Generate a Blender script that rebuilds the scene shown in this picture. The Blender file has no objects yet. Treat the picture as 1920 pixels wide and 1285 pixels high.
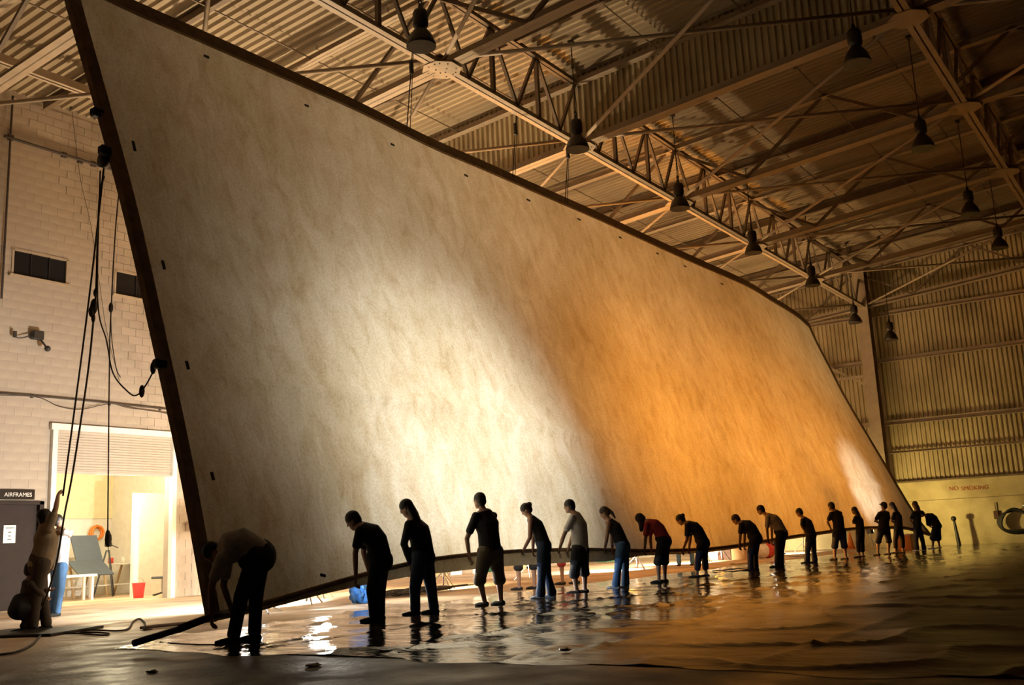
import bpy, bmesh, math, random
from mathutils import Vector, Matrix, noise
from mathutils.bvhtree import BVHTree
random.seed(7)
C = bpy.context.scene.collection
V3 = Vector

# ------------------------------------------------------------------ camera
FW = V3((0.81134, 0.55109, 0.19461)); 
PITCH, ROLL, YAW, F = 0.195849479, -0.0465652186, 0.59677959, 1888.32103
FW = V3((math.cos(YAW)*math.cos(PITCH), math.sin(YAW)*math.cos(PITCH), math.sin(PITCH)))
_rt = V3((math.sin(YAW), -math.cos(YAW), 0)); _up = _rt.cross(FW)
RT = _rt*math.cos(ROLL)+_up*math.sin(ROLL); UP = -_rt*math.sin(ROLL)+_up*math.cos(ROLL)
CAM = V3((0, 0, .95))
cd = bpy.data.cameras.new('camera'); cam = bpy.data.objects.new('camera', cd); C.objects.link(cam)
cd.sensor_width = 36; cd.lens = F/1920*36; cd.clip_end = 300; cd.clip_start = .05
M = Matrix.Identity(4)
for i in range(3):
    M[i][0] = RT[i]; M[i][1] = UP[i]; M[i][2] = -FW[i]; M[i][3] = CAM[i]
cam.matrix_world = M
bpy.context.scene.camera = cam
S = bpy.context.scene
S.view_settings.view_transform = 'Standard'; S.view_settings.look = 'None'
S.view_settings.exposure = 0.0; S.view_settings.gamma = 1; S.view_settings.use_curve_mapping = False

# ------------------------------------------------------------------ world and lamps
w = bpy.data.worlds.new('night'); S.world = w; w.use_nodes = True
w.node_tree.nodes['Background'].inputs[0].default_value = (1.0, .62, .36, 1)
w.node_tree.nodes['Background'].inputs[1].default_value = .009

def look(o, target):
    o.rotation_euler = (V3(target)-o.location).to_track_quat('-Z', 'Y').to_euler()

def spot(name, loc, target, power, col, angle, blend=.6, size=.3):
    l = bpy.data.lights.new(name, 'SPOT'); l.energy = power; l.color = col
    l.spot_size = math.radians(angle); l.spot_blend = blend; l.shadow_soft_size = size
    o = bpy.data.objects.new(name, l); C.objects.link(o); o.location = loc; look(o, target); return o

def point(name, loc, power, col, size=.3):
    l = bpy.data.lights.new(name, 'POINT'); l.energy = power; l.color = col; l.shadow_soft_size = size
    o = bpy.data.objects.new(name, l); C.objects.link(o); o.location = loc; return o

WHITE = (1, .93, .80); COOL = (.88, .94, 1.0); ORANGE = (1, .38, .04); YELLOW = (1, .72, .22)
WARM = (1, .74, .45)
# work lamps on stands behind the canvas: (position, aim, power, colour, cone, blend)
LAMPS = [
    ((12.9, 15.0, 1.0), (12.9, 10.3, 3.3), 1800, WHITE, 98, 1.0, 'white'),
    ((15.3, 15.5, 1.0), (14.3, 10.3, 2.3), 2300, WHITE, 82, .8, 'white'),
    ((21.8, 14.6, 1.5), (22.0, 10.8, 4.4), 1950, ORANGE, 120, .5, 'amber'),
    ((28.0, 14.8, 1.5), (28.0, 10.8, 4.0), 1950, ORANGE, 120, .5, 'amber'),
    ((34.0, 14.6, 1.5), (33.6, 10.4, 3.6), 1400, ORANGE, 115, .5, 'amber'),
    ((34.8, 12.9, .8), (35.1, 9.9, 2.3), 1000, WHITE, 56, .9, 'white'),
]
for i, (p, t, e, c, a, b, k) in enumerate(LAMPS):
    spot('work_lamp_light', p, t, e*1.8, c, a, b, .12)
ROOF_FILLS = [  # added uplights that brighten the wall side of the roof, not known fixtures
    ((17.0, 18.8, 1.6), (15.0, 15.0, 12.0), 5000, WARM, 104, 'first'),
    ((23.5, 18.8, 1.6), (23.5, 14.0, 12.0), 2500, (1, .70, .36), 95, 'second'),
    ((34.5, 18.6, 1.6), (37.5, 14.0, 10.5), 3000, (1, .62, .26), 95, 'third'),
]
for p, t, e, c, a, k in ROOF_FILLS: spot('roof_fill_light', p, t, e, c, a, .8, .15)
spot('wall_fill_light', (14.4, 16.4, 1.4), (12.6, 21.4, 4.0), 60, (1, .80, .62), 125, .9, .2)  # added fill hidden behind the canvas to brighten the block wall
FLOORL = [((13.5, 14.0, 1.1), (13.0, 17.2, 0), 3000, (1, .96, .88), 142), ((17.4, 13.9, 1.0), (18.6, 16.8, 0), 2400, (1, .78, .48), 140),
          ((26.5, 14.0, 1.0), (27.0, 17.0, 0), 2600, (1, .92, .78), 142), ((31.2, 14.0, 1.0), (32.4, 17.0, 0), 3300, (1, .84, .55), 140),
          ((39.6, 13.6, 1.0), (40.6, 16.2, 0), 3300, (1, .84, .52), 140)]
spot('low_lamp_light', (11.7, 13.0, .34), (18.0, 9.2, .30), 420, (.62, .80, 1), 56, .6, .06)
FLOORN = ['white floor-facing lamp behind the near end of the canvas', 'warm floor-facing lamp behind the tall man in shorts', 'white floor-facing lamp behind the middle of the canvas',
          'warm floor-facing lamp behind the tenth person', 'warm floor-facing lamp behind the far end of the canvas']
for p, t, e, c, a in FLOORL: spot('floor_lamp_light', p, t, e, c, a, .5, .1)
spot('yellow_wall_light', (42.3, 11.6, .8), (46.0, 9.0, 2.6), 800, YELLOW, 128, 1.0, .15)
point('workshop_light', (15.4, 22.7, 2.9), 430, (1, .86, .55), .5)

# ------------------------------------------------------------------ helpers
def px(x, y, ax, val):
    """point of the plane (axis = value) seen at a photograph pixel"""
    r = FW*F+RT*(x-960)-UP*(y-642.5)
    return CAM+r*((val-CAM[ax])/r[ax])

def tag(o, label=None, cat=None, group=None, kind=None):
    if label: o['label'] = label
    if cat: o['category'] = cat
    if group: o['group'] = group
    if kind: o['kind'] = kind
    return o

def empty(name, loc, label, cat, group=None, rz=0):
    o = bpy.data.objects.new(name, None); C.objects.link(o); o.location = loc
    o.rotation_euler = (0, 0, rz); o.empty_display_size = .1
    return tag(o, label, cat, group)

def obj(name, bm, mat, parent=None, smooth=False, local=True):
    me = bpy.data.meshes.new(name)
    if not local and parent is not None:
        bmesh.ops.translate(bm, verts=bm.verts, vec=-parent.location)
    bm.normal_update(); bm.to_mesh(me); bm.free()
    me.materials.append(mat)
    if smooth:
        for p in me.polygons: p.use_smooth = True
    o = bpy.data.objects.new(name, me); C.objects.link(o)
    if parent is not None: o.parent = parent
    return o

def link(name, me, parent=None, loc=(0, 0, 0), rot=None, scale=None):
    o = bpy.data.objects.new(name, me); C.objects.link(o); o.location = loc
    if rot is not None: o.rotation_euler = rot
    if scale is not None: o.scale = scale
    if parent is not None: o.parent = parent
    return o

def B(): return bmesh.new()

def box(bm, c, s, rot=None, bev=0):
    r = bmesh.ops.create_cube(bm, size=1)
    m = Matrix.Translation(c) @ (rot.to_4x4() if rot else Matrix.Identity(4)) @ Matrix.Diagonal((s[0], s[1], s[2], 1))
    bmesh.ops.transform(bm, matrix=m, verts=r['verts'])
    if bev:
        es = list({e for v in r['verts'] for e in v.link_edges})
        bmesh.ops.bevel(bm, geom=es, offset=bev, segments=1, affect='EDGES')
    return bm

def frame(a, b, upv=V3((0, 0, 1))):
    z = (V3(b)-V3(a)).normalized(); x = upv-z*upv.dot(z)
    if x.length < 1e-3: x = V3((1, 0, 0))-z*z[0]
    x.normalize(); y = z.cross(x)
    return Matrix((x, y, z)).transposed(), (V3(b)-V3(a)).length

def bar(bm, a, b, w, h, upv=V3((0, 0, 1))):
    """box bar from a to b, h along upv, w across"""
    m, L = frame(a, b, upv)
    return box(bm, (V3(a)+V3(b))/2, (h, w, L), m)

def ibar(bm, a, b, w, h, t=.02, upv=V3((0, 0, 1))):
    m, L = frame(a, b, upv); c = (V3(a)+V3(b))/2
    x = m.col[0]
    box(bm, c, (h-2*t, t, L), m)
    for s in (-1, 1): box(bm, c+x*s*(h/2-t/2), (t, w, L), m)
    return bm

def channel(bm, a, b, w, h, t=.012, upv=V3((0, 0, 1))):
    """two angles back to back: a flat flange below and a web"""
    m, L = frame(a, b, upv); c = (V3(a)+V3(b))/2; x = m.col[0]
    box(bm, c-x*(h/2-t/2), (t, w, L), m)
    box(bm, c, (h, t*2, L), m)
    return bm

def tube(bm, pts, r, n=8, closed=False):
    pts = [V3(p) for p in pts]; rings = []
    m = len(pts); prev = None
    for i, p in enumerate(pts):
        if closed: t = pts[(i+1) % m]-pts[i-1]
        else: t = pts[min(i+1, m-1)]-pts[max(i-1, 0)]
        t.normalize()
        if prev is None:
            s = t.orthogonal().normalized()
        else:
            s = (prev-t*prev.dot(t)).normalized()
        prev = s; q = t.cross(s)
        rr = r[i] if isinstance(r, (list, tuple)) else r
        rings.append([bm.verts.new(p+(s*math.cos(2*math.pi*k/n)+q*math.sin(2*math.pi*k/n))*rr) for k in range(n)])
    for i in range(m if closed else m-1):
        a, b = rings[i], rings[(i+1) % m]
        for k in range(n): bm.faces.new((a[k], a[(k+1) % n], b[(k+1) % n], b[k]))
    if not closed:
        bm.faces.new(rings[0][::-1]); bm.faces.new(rings[-1])
    return bm

def spline(pts, sub=8):
    pts = [V3(p) for p in pts]; out = []
    for i in range(len(pts)-1):
        p0 = pts[max(i-1, 0)]; p1 = pts[i]; p2 = pts[i+1]; p3 = pts[min(i+2, len(pts)-1)]
        for k in range(sub):
            t = k/sub
            out.append(.5*((2*p1)+(-p0+p2)*t+(2*p0-5*p1+4*p2-p3)*t*t+(-p0+3*p1-3*p2+p3)*t**3))
    out.append(pts[-1]); return out

def lathe(bm, prof, c, n=20, axis=V3((0, 0, 1))):
    c = V3(c); s = axis.orthogonal().normalized(); q = axis.cross(s); rings = []
    for r, h in prof:
        rings.append([bm.verts.new(c+axis*h+(s*math.cos(2*math.pi*k/n)+q*math.sin(2*math.pi*k/n))*max(r, 1e-4)) for k in range(n)])
    for a, b in zip(rings, rings[1:]):
        for k in range(n): bm.faces.new((a[k], a[(k+1) % n], b[(k+1) % n], b[k]))
    if prof[0][0] > 1e-3: bm.faces.new(rings[0][::-1])
    if prof[-1][0] > 1e-3: bm.faces.new(rings[-1])
    bmesh.ops.recalc_face_normals(bm, faces=bm.faces)
    return bm

# ------------------------------------------------------------------ materials
def mat(name, col, rough=.6, metal=0, var=.12, scale=6, bump=0, bscale=30, coat=0, spec=.5, stretch=(1, 1, 1), dirt=None):
    m = bpy.data.materials.new(name); m.use_nodes = True; nt = m.node_tree; N = nt.nodes; L = nt.links
    b = N['Principled BSDF']; b.inputs['Roughness'].default_value = rough; b.inputs['Metallic'].default_value = metal
    b.inputs['Specular IOR Level'].default_value = spec
    if coat: b.inputs['Coat Weight'].default_value = coat; b.inputs['Coat Roughness'].default_value = .1
    tc = N.new('ShaderNodeTexCoord'); mp = N.new('ShaderNodeMapping'); mp.inputs['Scale'].default_value = stretch
    L.new(tc.outputs['Object'], mp.inputs[0])
    n = N.new('ShaderNodeTexNoise'); n.inputs['Scale'].default_value = scale; n.inputs['Detail'].default_value = 6
    L.new(mp.outputs[0], n.inputs['Vector'])
    r = N.new('ShaderNodeValToRGB')
    lo = [max(c*(1-var), 0) for c in col]; hi = [min(c*(1+var), 1) for c in col]
    if dirt: lo = dirt
    r.color_ramp.elements[0].color = (*lo, 1); r.color_ramp.elements[1].color = (*hi, 1)
    r.color_ramp.elements[0].position = .3; r.color_ramp.elements[1].position = .65
    L.new(n.outputs[0], r.inputs[0]); L.new(r.outputs[0], b.inputs['Base Color'])
    if bump:
        n2 = N.new('ShaderNodeTexNoise'); n2.inputs['Scale'].default_value = bscale; n2.inputs['Detail'].default_value = 4
        L.new(mp.outputs[0], n2.inputs['Vector'])
        bp_ = N.new('ShaderNodeBump'); bp_.inputs['Strength'].default_value = bump; bp_.inputs['Distance'].default_value = .02
        L.new(n2.outputs[0], bp_.inputs['Height']); L.new(bp_.outputs[0], b.inputs['Normal'])
    return m

def emis(name, col, s):
    m = bpy.data.materials.new(name); m.use_nodes = True; nt = m.node_tree
    nt.nodes.remove(nt.nodes['Principled BSDF']); e = nt.nodes.new('ShaderNodeEmission')
    e.inputs[0].default_value = (*col, 1); e.inputs[1].default_value = s
    nt.links.new(e.outputs[0], nt.nodes['Material Output'].inputs[0]); return m

MT = dict(
    block=mat('painted_block', (.44, .37, .295), .75, var=.08, scale=1.2, bump=.25, bscale=60, dirt=(.34, .28, .215)),
    roof=mat('galvanised_sheet', (.36, .29, .19), .6, var=.12, scale=.8, dirt=(.25, .19, .12), stretch=(1, .25, 1)),
    rib=mat('ribbed_wall_sheet', (.50, .42, .26), .55, var=.15, scale=.7, dirt=(.34, .27, .16)),
    steel=mat('cream_steel_paint', (.44, .35, .25), .55, var=.1, scale=3),
    web=mat('shaded_brown_steel', (.17, .12, .075), .55, var=.15, scale=3),  # darker than the chords: shaded side of the webs put into the colour
    concrete_wall=mat('yellowed_concrete', (.62, .54, .32), .8, var=.14, scale=1.1, bump=.2, dirt=(.42, .34, .18)),
    dark=mat('dark_metal', (.03, .026, .022), .45, var=.2, scale=10),
    lampdark=mat('dark_lamp_enamel', (.035, .028, .02), .4, var=.2, scale=8),
    black=mat('black_rubber', (.018, .017, .017), .55, var=.2),
    glassdark=mat('night_window_glass', (.012, .012, .014), .15, var=.1),
    shutter=mat('grey_shutter_slat', (.46, .40, .34), .5, var=.06),
    door=mat('brown_door_paint', (.02, .011, .008), .85, var=.15),
    white=mat('white_paint', (.8, .76, .68), .6, var=.05),
    cream=mat('cream_plaster', (.78, .70, .45), .8, var=.05),
    paper=mat('paper', (.8, .78, .72), .8, var=.03),
    text=mat('white_lettering', (.62, .6, .55), .7, var=.02),
    redtext=mat('red_lettering', (.42, .10, .04), .8, var=.2, scale=30),
    rope=mat('dark_rope', (.06, .045, .035), .85, var=.2, scale=40),
    red=mat('red_plastic', (.65, .05, .04), .4, var=.08),
    orangep=mat('orange_paint', (.75, .22, .03), .5, var=.1),
    blue=mat('blue_tarpaulin', (.05, .20, .55), .35, var=.2, scale=5, bump=.4, bscale=12),
    slate=mat('slate_board', (.07, .085, .10), .6, var=.06),
    wood=mat('pale_timber', (.55, .38, .2), .6, var=.15, stretch=(1, 8, 1)),
    card=mat('brown_cardboard', (.50, .34, .18), .8, var=.08),
    green=mat('green_plastic', (.05, .2, .11), .45, var=.1),
    bolt=mat('dark_bolt', (.12, .085, .06), .5, var=.1),
    aluminium=mat('aluminium', (.6, .6, .6), .35, 1, var=.05),
    border=mat('canvas_border_cloth', (.30, .21, .12), .9, var=.2, scale=8, bump=.3, bscale=40),
    hem=mat('canvas_hem_cloth', (.55, .52, .46), .85, var=.1, scale=4, bump=.3, bscale=20),
    polebr=mat('brown_pole', (.10, .05, .035), .4, var=.2),
    poleblue=mat('blue_pole_wrap', (.05, .06, .16), .4, var=.2),
    skin=mat('skin', (.42, .24, .16), .55, var=.06, scale=5),
    skindark=mat('skin_dark', (.22, .12, .08), .55, var=.06, scale=5),
    hairb=mat('black_hair', (.015, .011, .009), .5, var=.3, scale=40, stretch=(1, 1, .2)),
    hairbr=mat('brown_hair', (.05, .028, .016), .5, var=.3, scale=40, stretch=(1, 1, .2)),
    eye=mat('eye', (.5, .48, .45), .2, var=.02),
)
def cloth(name, c): return mat(name, c, .85, var=.14, scale=7, bump=.35, bscale=14)
CL = dict(black=cloth('black_cloth', (.02, .018, .02)), charcoal=cloth('charcoal_cloth', (.045, .042, .045)),
          navy=cloth('navy_cloth', (.02, .024, .05)), grey=cloth('grey_cloth', (.70, .68, .66)),
          pale=cloth('pale_cloth', (.62, .62, .64)), red=cloth('red_cloth', (.45, .05, .05)),
          denim=cloth('blue_denim', (.07, .17, .36)), darkdenim=cloth('dark_denim', (.03, .05, .10)),
          brown=cloth('brown_cloth', (.08, .055, .04)), tan=cloth('tan_cloth', (.36, .28, .2)),
          khaki=cloth('khaki_cloth', (.16, .13, .09)), shoe=cloth('black_shoe', (.02, .018, .016)),
          whiteshoe=cloth('white_shoe', (.7, .7, .72)), lilac=cloth('mottled_cloth', (.38, .36, .42)))

# canvas: cloth that lets lamp light through, coated unevenly by brush
def canvas_mat():
    m = bpy.data.materials.new('coated_canvas'); m.use_nodes = True; nt = m.node_tree; N = nt.nodes; L = nt.links
    N.remove(N['Principled BSDF'])
    tc = N.new('ShaderNodeTexCoord'); mp = N.new('ShaderNodeMapping'); mp.inputs['Scale'].default_value = (1.3, 1.3, .55)
    mp.inputs['Rotation'].default_value = (0, .25, 0)
    L.new(tc.outputs['Object'], mp.inputs[0])
    n1 = N.new('ShaderNodeTexNoise'); n1.inputs['Scale'].default_value = 2.6; n1.inputs['Detail'].default_value = 8; n1.inputs['Roughness'].default_value = .62
    n1.inputs['Distortion'].default_value = .6
    L.new(mp.outputs[0], n1.inputs['Vector'])
    n2 = N.new('ShaderNodeTexNoise'); n2.inputs['Scale'].default_value = .45; n2.inputs['Detail'].default_value = 4
    L.new(tc.outputs['Object'], n2.inputs['Vector'])
    n3 = N.new('ShaderNodeTexNoise'); n3.inputs['Scale'].default_value = 28; n3.inputs['Detail'].default_value = 3
    L.new(tc.outputs['Object'], n3.inputs['Vector'])
    r1 = N.new('ShaderNodeValToRGB'); e = r1.color_ramp.elements
    e[0].position = .30; e[0].color = (.68, .57, .40, 1); e[1].position = .70; e[1].color = (.93, .88, .76, 1)
    mid = r1.color_ramp.elements.new(.5); mid.color = (.82, .75, .60, 1)
    L.new(n1.outputs[0], r1.inputs[0])
    r2 = N.new('ShaderNodeValToRGB'); e = r2.color_ramp.elements
    e[0].position = .3; e[0].color = (.80, .76, .68, 1); e[1].position = .65; e[1].color = (1, 1, 1, 1)
    L.new(n2.outputs[0], r2.inputs[0])
    r3 = N.new('ShaderNodeValToRGB'); e = r3.color_ramp.elements
    e[0].position = .3; e[0].color = (.82, .80, .76, 1); e[1].position = .6; e[1].color = (1, 1, 1, 1)
    L.new(n3.outputs[0], r3.inputs[0])
    mx = N.new('ShaderNodeMix'); mx.data_type = 'RGBA'; mx.blend_type = 'MULTIPLY'; mx.inputs[0].default_value = 1
    L.new(r1.outputs[0], mx.inputs[6]); L.new(r2.outputs[0], mx.inputs[7])
    mx2 = N.new('ShaderNodeMix'); mx2.data_type = 'RGBA'; mx2.blend_type = 'MULTIPLY'; mx2.inputs[0].default_value = 1
    L.new(mx.outputs[2], mx2.inputs[6]); L.new(r3.outputs[0], mx2.inputs[7])
    bmp = N.new('ShaderNodeBump'); bmp.inputs['Strength'].default_value = .5; bmp.inputs['Distance'].default_value = .05
    L.new(n1.outputs[0], bmp.inputs['Height'])
    d = N.new('ShaderNodeBsdfDiffuse'); t = N.new('ShaderNodeBsdfTranslucent'); mxs = N.new('ShaderNodeMixShader'); mxs.inputs[0].default_value = .5
    th_ = N.new('ShaderNodeVectorMath'); th_.operation = 'SCALE'; th_.inputs['Scale'].default_value = .5      # dense weave: half the light is lost
    L.new(mx2.outputs[2], th_.inputs[0]); L.new(mx2.outputs[2], d.inputs['Color']); L.new(th_.outputs[0], t.inputs['Color'])
    for q in (d, t): L.new(bmp.outputs[0], q.inputs['Normal'])
    L.new(d.outputs[0], mxs.inputs[1]); L.new(t.outputs[0], mxs.inputs[2])
    L.new(mxs.outputs[0], N['Material Output'].inputs[0]); return m

def floor_mat(name, base, dirt, r0, r1, bump, wet=False):
    m = bpy.data.materials.new(name); m.use_nodes = True; nt = m.node_tree; N = nt.nodes; L = nt.links
    b = N['Principled BSDF']
    tc = N.new('ShaderNodeTexCoord'); mp = N.new('ShaderNodeMapping')
    mp.inputs['Scale'].default_value = (1, .35, 1) if wet else (1, 1, 1); mp.inputs['Rotation'].default_value = (0, 0, .5)
    L.new(tc.outputs['Object'], mp.inputs[0])
    n = N.new('ShaderNodeTexNoise'); n.inputs['Scale'].default_value = .7; n.inputs['Detail'].default_value = 8; L.new(mp.outputs[0], n.inputs['Vector'])
    r = N.new('ShaderNodeValToRGB'); r.color_ramp.elements[0].color = (*dirt, 1); r.color_ramp.elements[1].color = (*base, 1)
    r.color_ramp.elements[0].position = .35; r.color_ramp.elements[1].position = .65
    L.new(n.outputs[0], r.inputs[0]); L.new(r.outputs[0], b.inputs['Base Color'])
    n2 = N.new('ShaderNodeTexNoise'); n2.inputs['Scale'].default_value = 1.6; n2.inputs['Detail'].default_value = 5; L.new(mp.outputs[0], n2.inputs['Vector'])
    mr = N.new('ShaderNodeMapRange'); mr.inputs[1].default_value = .35; mr.inputs[2].default_value = .65; mr.inputs[3].default_value = r0; mr.inputs[4].default_value = r1
    L.new(n2.outputs[0], mr.inputs[0]); L.new(mr.outputs[0], b.inputs['Roughness'])
    n3 = N.new('ShaderNodeTexNoise'); n3.inputs['Scale'].default_value = 7.5 if wet else 12; n3.inputs['Detail'].default_value = 5
    n3.inputs['Distortion'].default_value = 1.0
    L.new(mp.outputs[0], n3.inputs['Vector'])
    bm_ = N.new('ShaderNodeBump'); bm_.inputs['Strength'].default_value = bump; bm_.inputs['Distance'].default_value = .04 if wet else .03
    L.new(n3.outputs[0], bm_.inputs['Height']); L.new(bm_.outputs[0], b.inputs['Normal'])
    if not wet: b.inputs['Specular IOR Level'].default_value = .2
    if not wet:  # bright floor towards the block wall, dim front: lighting put into the base colour
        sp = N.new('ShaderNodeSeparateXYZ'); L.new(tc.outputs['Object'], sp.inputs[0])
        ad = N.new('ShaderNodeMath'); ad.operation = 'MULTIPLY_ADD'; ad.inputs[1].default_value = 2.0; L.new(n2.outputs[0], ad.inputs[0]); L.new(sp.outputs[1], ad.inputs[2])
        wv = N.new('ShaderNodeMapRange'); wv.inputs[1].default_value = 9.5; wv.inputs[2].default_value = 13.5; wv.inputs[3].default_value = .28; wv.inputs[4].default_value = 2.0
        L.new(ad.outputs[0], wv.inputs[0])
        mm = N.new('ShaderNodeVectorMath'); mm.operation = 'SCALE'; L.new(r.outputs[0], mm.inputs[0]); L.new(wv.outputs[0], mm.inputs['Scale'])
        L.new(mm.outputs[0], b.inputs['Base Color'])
    if wet:      # standing water behind, only damp film in front
        sp = N.new('ShaderNodeSeparateXYZ'); L.new(tc.outputs['Object'], sp.inputs[0])
        ad = N.new('ShaderNodeMath'); ad.operation = 'MULTIPLY_ADD'; ad.inputs[1].default_value = 3.2; L.new(n2.outputs[0], ad.inputs[0]); L.new(sp.outputs[1], ad.inputs[2])
        wv = N.new('ShaderNodeMapRange'); wv.inputs[1].default_value = 4.9; wv.inputs[2].default_value = 7.4; wv.inputs[3].default_value = 1; wv.inputs[4].default_value = 0
        L.new(ad.outputs[0], wv.inputs[0])
        rg = N.new('ShaderNodeMath'); rg.operation = 'MULTIPLY_ADD'; rg.inputs[1].default_value = .30; L.new(wv.outputs[0], rg.inputs[0]); L.new(mr.outputs[0], rg.inputs[2])
        L.new(rg.outputs[0], b.inputs['Roughness'])
        s2 = N.new('ShaderNodeMapRange'); s2.inputs[1].default_value = 0; s2.inputs[2].default_value = 1; s2.inputs[3].default_value = .6; s2.inputs[4].default_value = .05
        L.new(wv.outputs[0], s2.inputs[0]); L.new(s2.outputs[0], b.inputs['Specular IOR Level'])
    return m
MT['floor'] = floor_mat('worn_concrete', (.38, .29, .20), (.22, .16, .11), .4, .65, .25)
MT['sheet'] = floor_mat('wet_plastic_sheet', (.045, .032, .022), (.025, .018, .012), .015, .11, .30, True)
MT['canvas'] = canvas_mat()

# ------------------------------------------------------------------ hall
XW, YW = 46.1, 21.5                     # far wall and left wall planes
def roofz(y): return 12.45+.075*(11.7-y)
YR = -16.5
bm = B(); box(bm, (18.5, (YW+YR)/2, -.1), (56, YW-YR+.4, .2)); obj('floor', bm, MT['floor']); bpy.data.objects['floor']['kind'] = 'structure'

def corrugated(bm, o, u, v, nrm, L, H, pitch, depth):
    """sheet from corner o, ribs run along v (length H), repeated along u (length L)"""
    o, u, v, nrm = map(V3, (o, u, v, nrm)); prof = []
    n = int(L/pitch)
    for i in range(n):
        x = i*pitch
        prof += [(x, 0), (x+pitch*.30, 0), (x+pitch*.45, depth), (x+pitch*.85, depth)]
    prof.append((L, 0))
    prev = None
    for x, d in prof:
        a = bm.verts.new(o+u*x+nrm*d); b = bm.verts.new(o+u*x+nrm*d+v*H)
        if prev: bm.faces.new((prev[0], a, b, prev[1]))
        prev = (a, b)
    return bm
sl = V3((0, -1, .075)); sll = sl.length
bm = corrugated(B(), (-9, YW+.1, roofz(YW+.1)), (1, 0, 0), sl.normalized(), (0, 0, 1), XW+9.4, (YW+.1-YR)*sll, .22, .07)
c = obj('ceiling', bm, MT['roof']); c['kind'] = 'structure'

# far wall: concrete plinth and ribbed sheeting above
bm = B(); box(bm, (XW+.1, (YW+YR)/2, 1.36), (.3, YW-YR+.4, 2.72)); o = obj('wall_far', bm, MT['concrete_wall']); o['kind'] = 'structure'
wf = o
bm = corrugated(B(), (XW+.12, YW, 2.7), (0, -1, 0), (0, 0, 1), (-1, 0, 0), YW-YR, 12.2, .19, .06)
obj('ribbed_sheeting', bm, MT['rib'], wf)
bm = B(); box(bm, (XW-.07, (YW+YR)/2, 2.74), (.12, YW-YR, .07)); obj('sill_strip', bm, MT['web'], wf)
bm = B(); box(bm, (XW-.06, (YW+YR)/2, 1.9), (.02, YW-YR, .015)); obj('wall_joint', bm, MT['web'], wf)
for k, z in enumerate((4.05, 5.35, 8.15, 10.25)):
    g = empty('wall_girt', (XW-.12, 0, z), ['lowest thin horizontal rail on the ribbed far wall', 'second horizontal rail up the ribbed far wall',
        'third horizontal rail up the ribbed far wall beside the column foot of the brace', 'topmost horizontal rail of the far wall just under the roof truss'][k], 'rail')
    hh = .09 if k == 0 else .2
    bm = B(); box(bm, (0, 2.0, 0), (.03, 38, hh)); obj('web', bm, MT['steel'], g)
    bm = B(); box(bm, (-.06, 2.0, -hh/2), (.14, 38, .02)); obj('flange', bm, MT['steel'], g)

# left wall of painted blocks with a roller door, two windows and a dark door
WY = YW
DX0, DX1, DZ = 12.98, 16.12, 3.95       # roller door opening
W1 = (11.78, 13.10, 7.38, 7.98); W2 = (14.38, 16.2, 7.38, 8.0)
SD = (10.9, 12.72, 2.32)                # steel door
def wallpiece(bm, x0, x1, z0, z1):
    box(bm, ((x0+x1)/2, WY+.125, (z0+z1)/2), (x1-x0, .22, z1-z0))
bm = B(); ztop = roofz(WY)+.05
ops = [(DX0, DX1, -1, DZ), W1, W2, (SD[0], SD[1], -1, SD[2])]
bx_ = sorted({-9, XW, *[q for o_ in ops for q in o_[:2]]})
for x0_, x1_ in zip(bx_, bx_[1:]):
    zs = [0.0]
    for o_ in sorted([o_ for o_ in ops if o_[0] < (x0_+x1_)/2 < o_[1]], key=lambda q: q[2]): zs += [max(o_[2], 0), o_[3]]
    zs.append(ztop)
    for a_, b_ in zip(zs[::2], zs[1::2]):
        if b_-a_ > .01: wallpiece(bm, x0_, x1_, a_, b_)
wl = obj('wall_left', bm, MT['block']); wl['kind'] = 'structure'
# cut the first window out of the part left of the steel door edge
# (the blocks in front leave the opening; its glass lies deeper than the block face)
def clear(x0, x1, z0, z1):
    for a in ((DX0, DX1, -1, DZ), W1, W2, (SD[0], SD[1], -1, SD[2])):
        if x0 < a[1]-.01 and x1 > a[0]+.01 and z0 < a[3 if len(a) == 4 else 2]-.01 and z1 > (a[2] if len(a) == 4 else -1)+.01: return False
    return True
openings = [(DX0, DX1, -1, DZ), W1, W2, (SD[0], SD[1], -1, SD[2])]
def split(x0, x1, z0, z1):
    """clip a block against the openings horizontally"""
    segs = [(x0, x1)]
    for a in openings:
        if z1 <= a[2]+.03 or z0 >= a[3]-.03: continue
        ns = []
        for s0, s1 in segs:
            if s1 <= a[0] or s0 >= a[1]: ns.append((s0, s1)); continue
            if a[0]-s0 > .04: ns.append((s0, a[0]))
            if s1-a[1] > .04: ns.append((a[1], s1))
        segs = ns
    return segs
blocks = []
BH, BW = .2, .4
for j in range(int(ztop/BH)):
    for i in range(22):
        x0 = 9.0+i*BW+(BW/2 if j % 2 else 0)
        for s0, s1 in split(x0, x0+BW, j*BH, (j+1)*BH): blocks.append((s0, s1, j*BH))
blocks.sort(key=lambda b: (V3(((b[0]+b[1])/2, WY, b[2]))-CAM).length if b[0] > 11 else 999)
bm = B(); box(bm, (0, 0, 0), (BW-.007, .03, BH-.007), bev=.003); bmesh.ops.recalc_face_normals(bm, faces=bm.faces)
bme = bpy.data.meshes.new('block'); bm.to_mesh(bme); bm.free(); bme.materials.append(MT['block'])
for n_, (s0, s1, z) in enumerate(blocks[:300]):
    link('block', bme, wl, ((s0+s1)/2, WY+.026+random.uniform(-.002, .002), z+BH/2), scale=((s1-s0-.007)/(BW-.007), 1, 1))
bm = B()
for s0, s1, z in blocks[300:]: box(bm, ((s0+s1)/2, WY+.026+random.uniform(-.002, .002), z+BH/2), (s1-s0-.009, .05, BH-.009))
o = obj('block_courses', bm, MT['block'], wl); o['kind'] = 'stuff'

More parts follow.
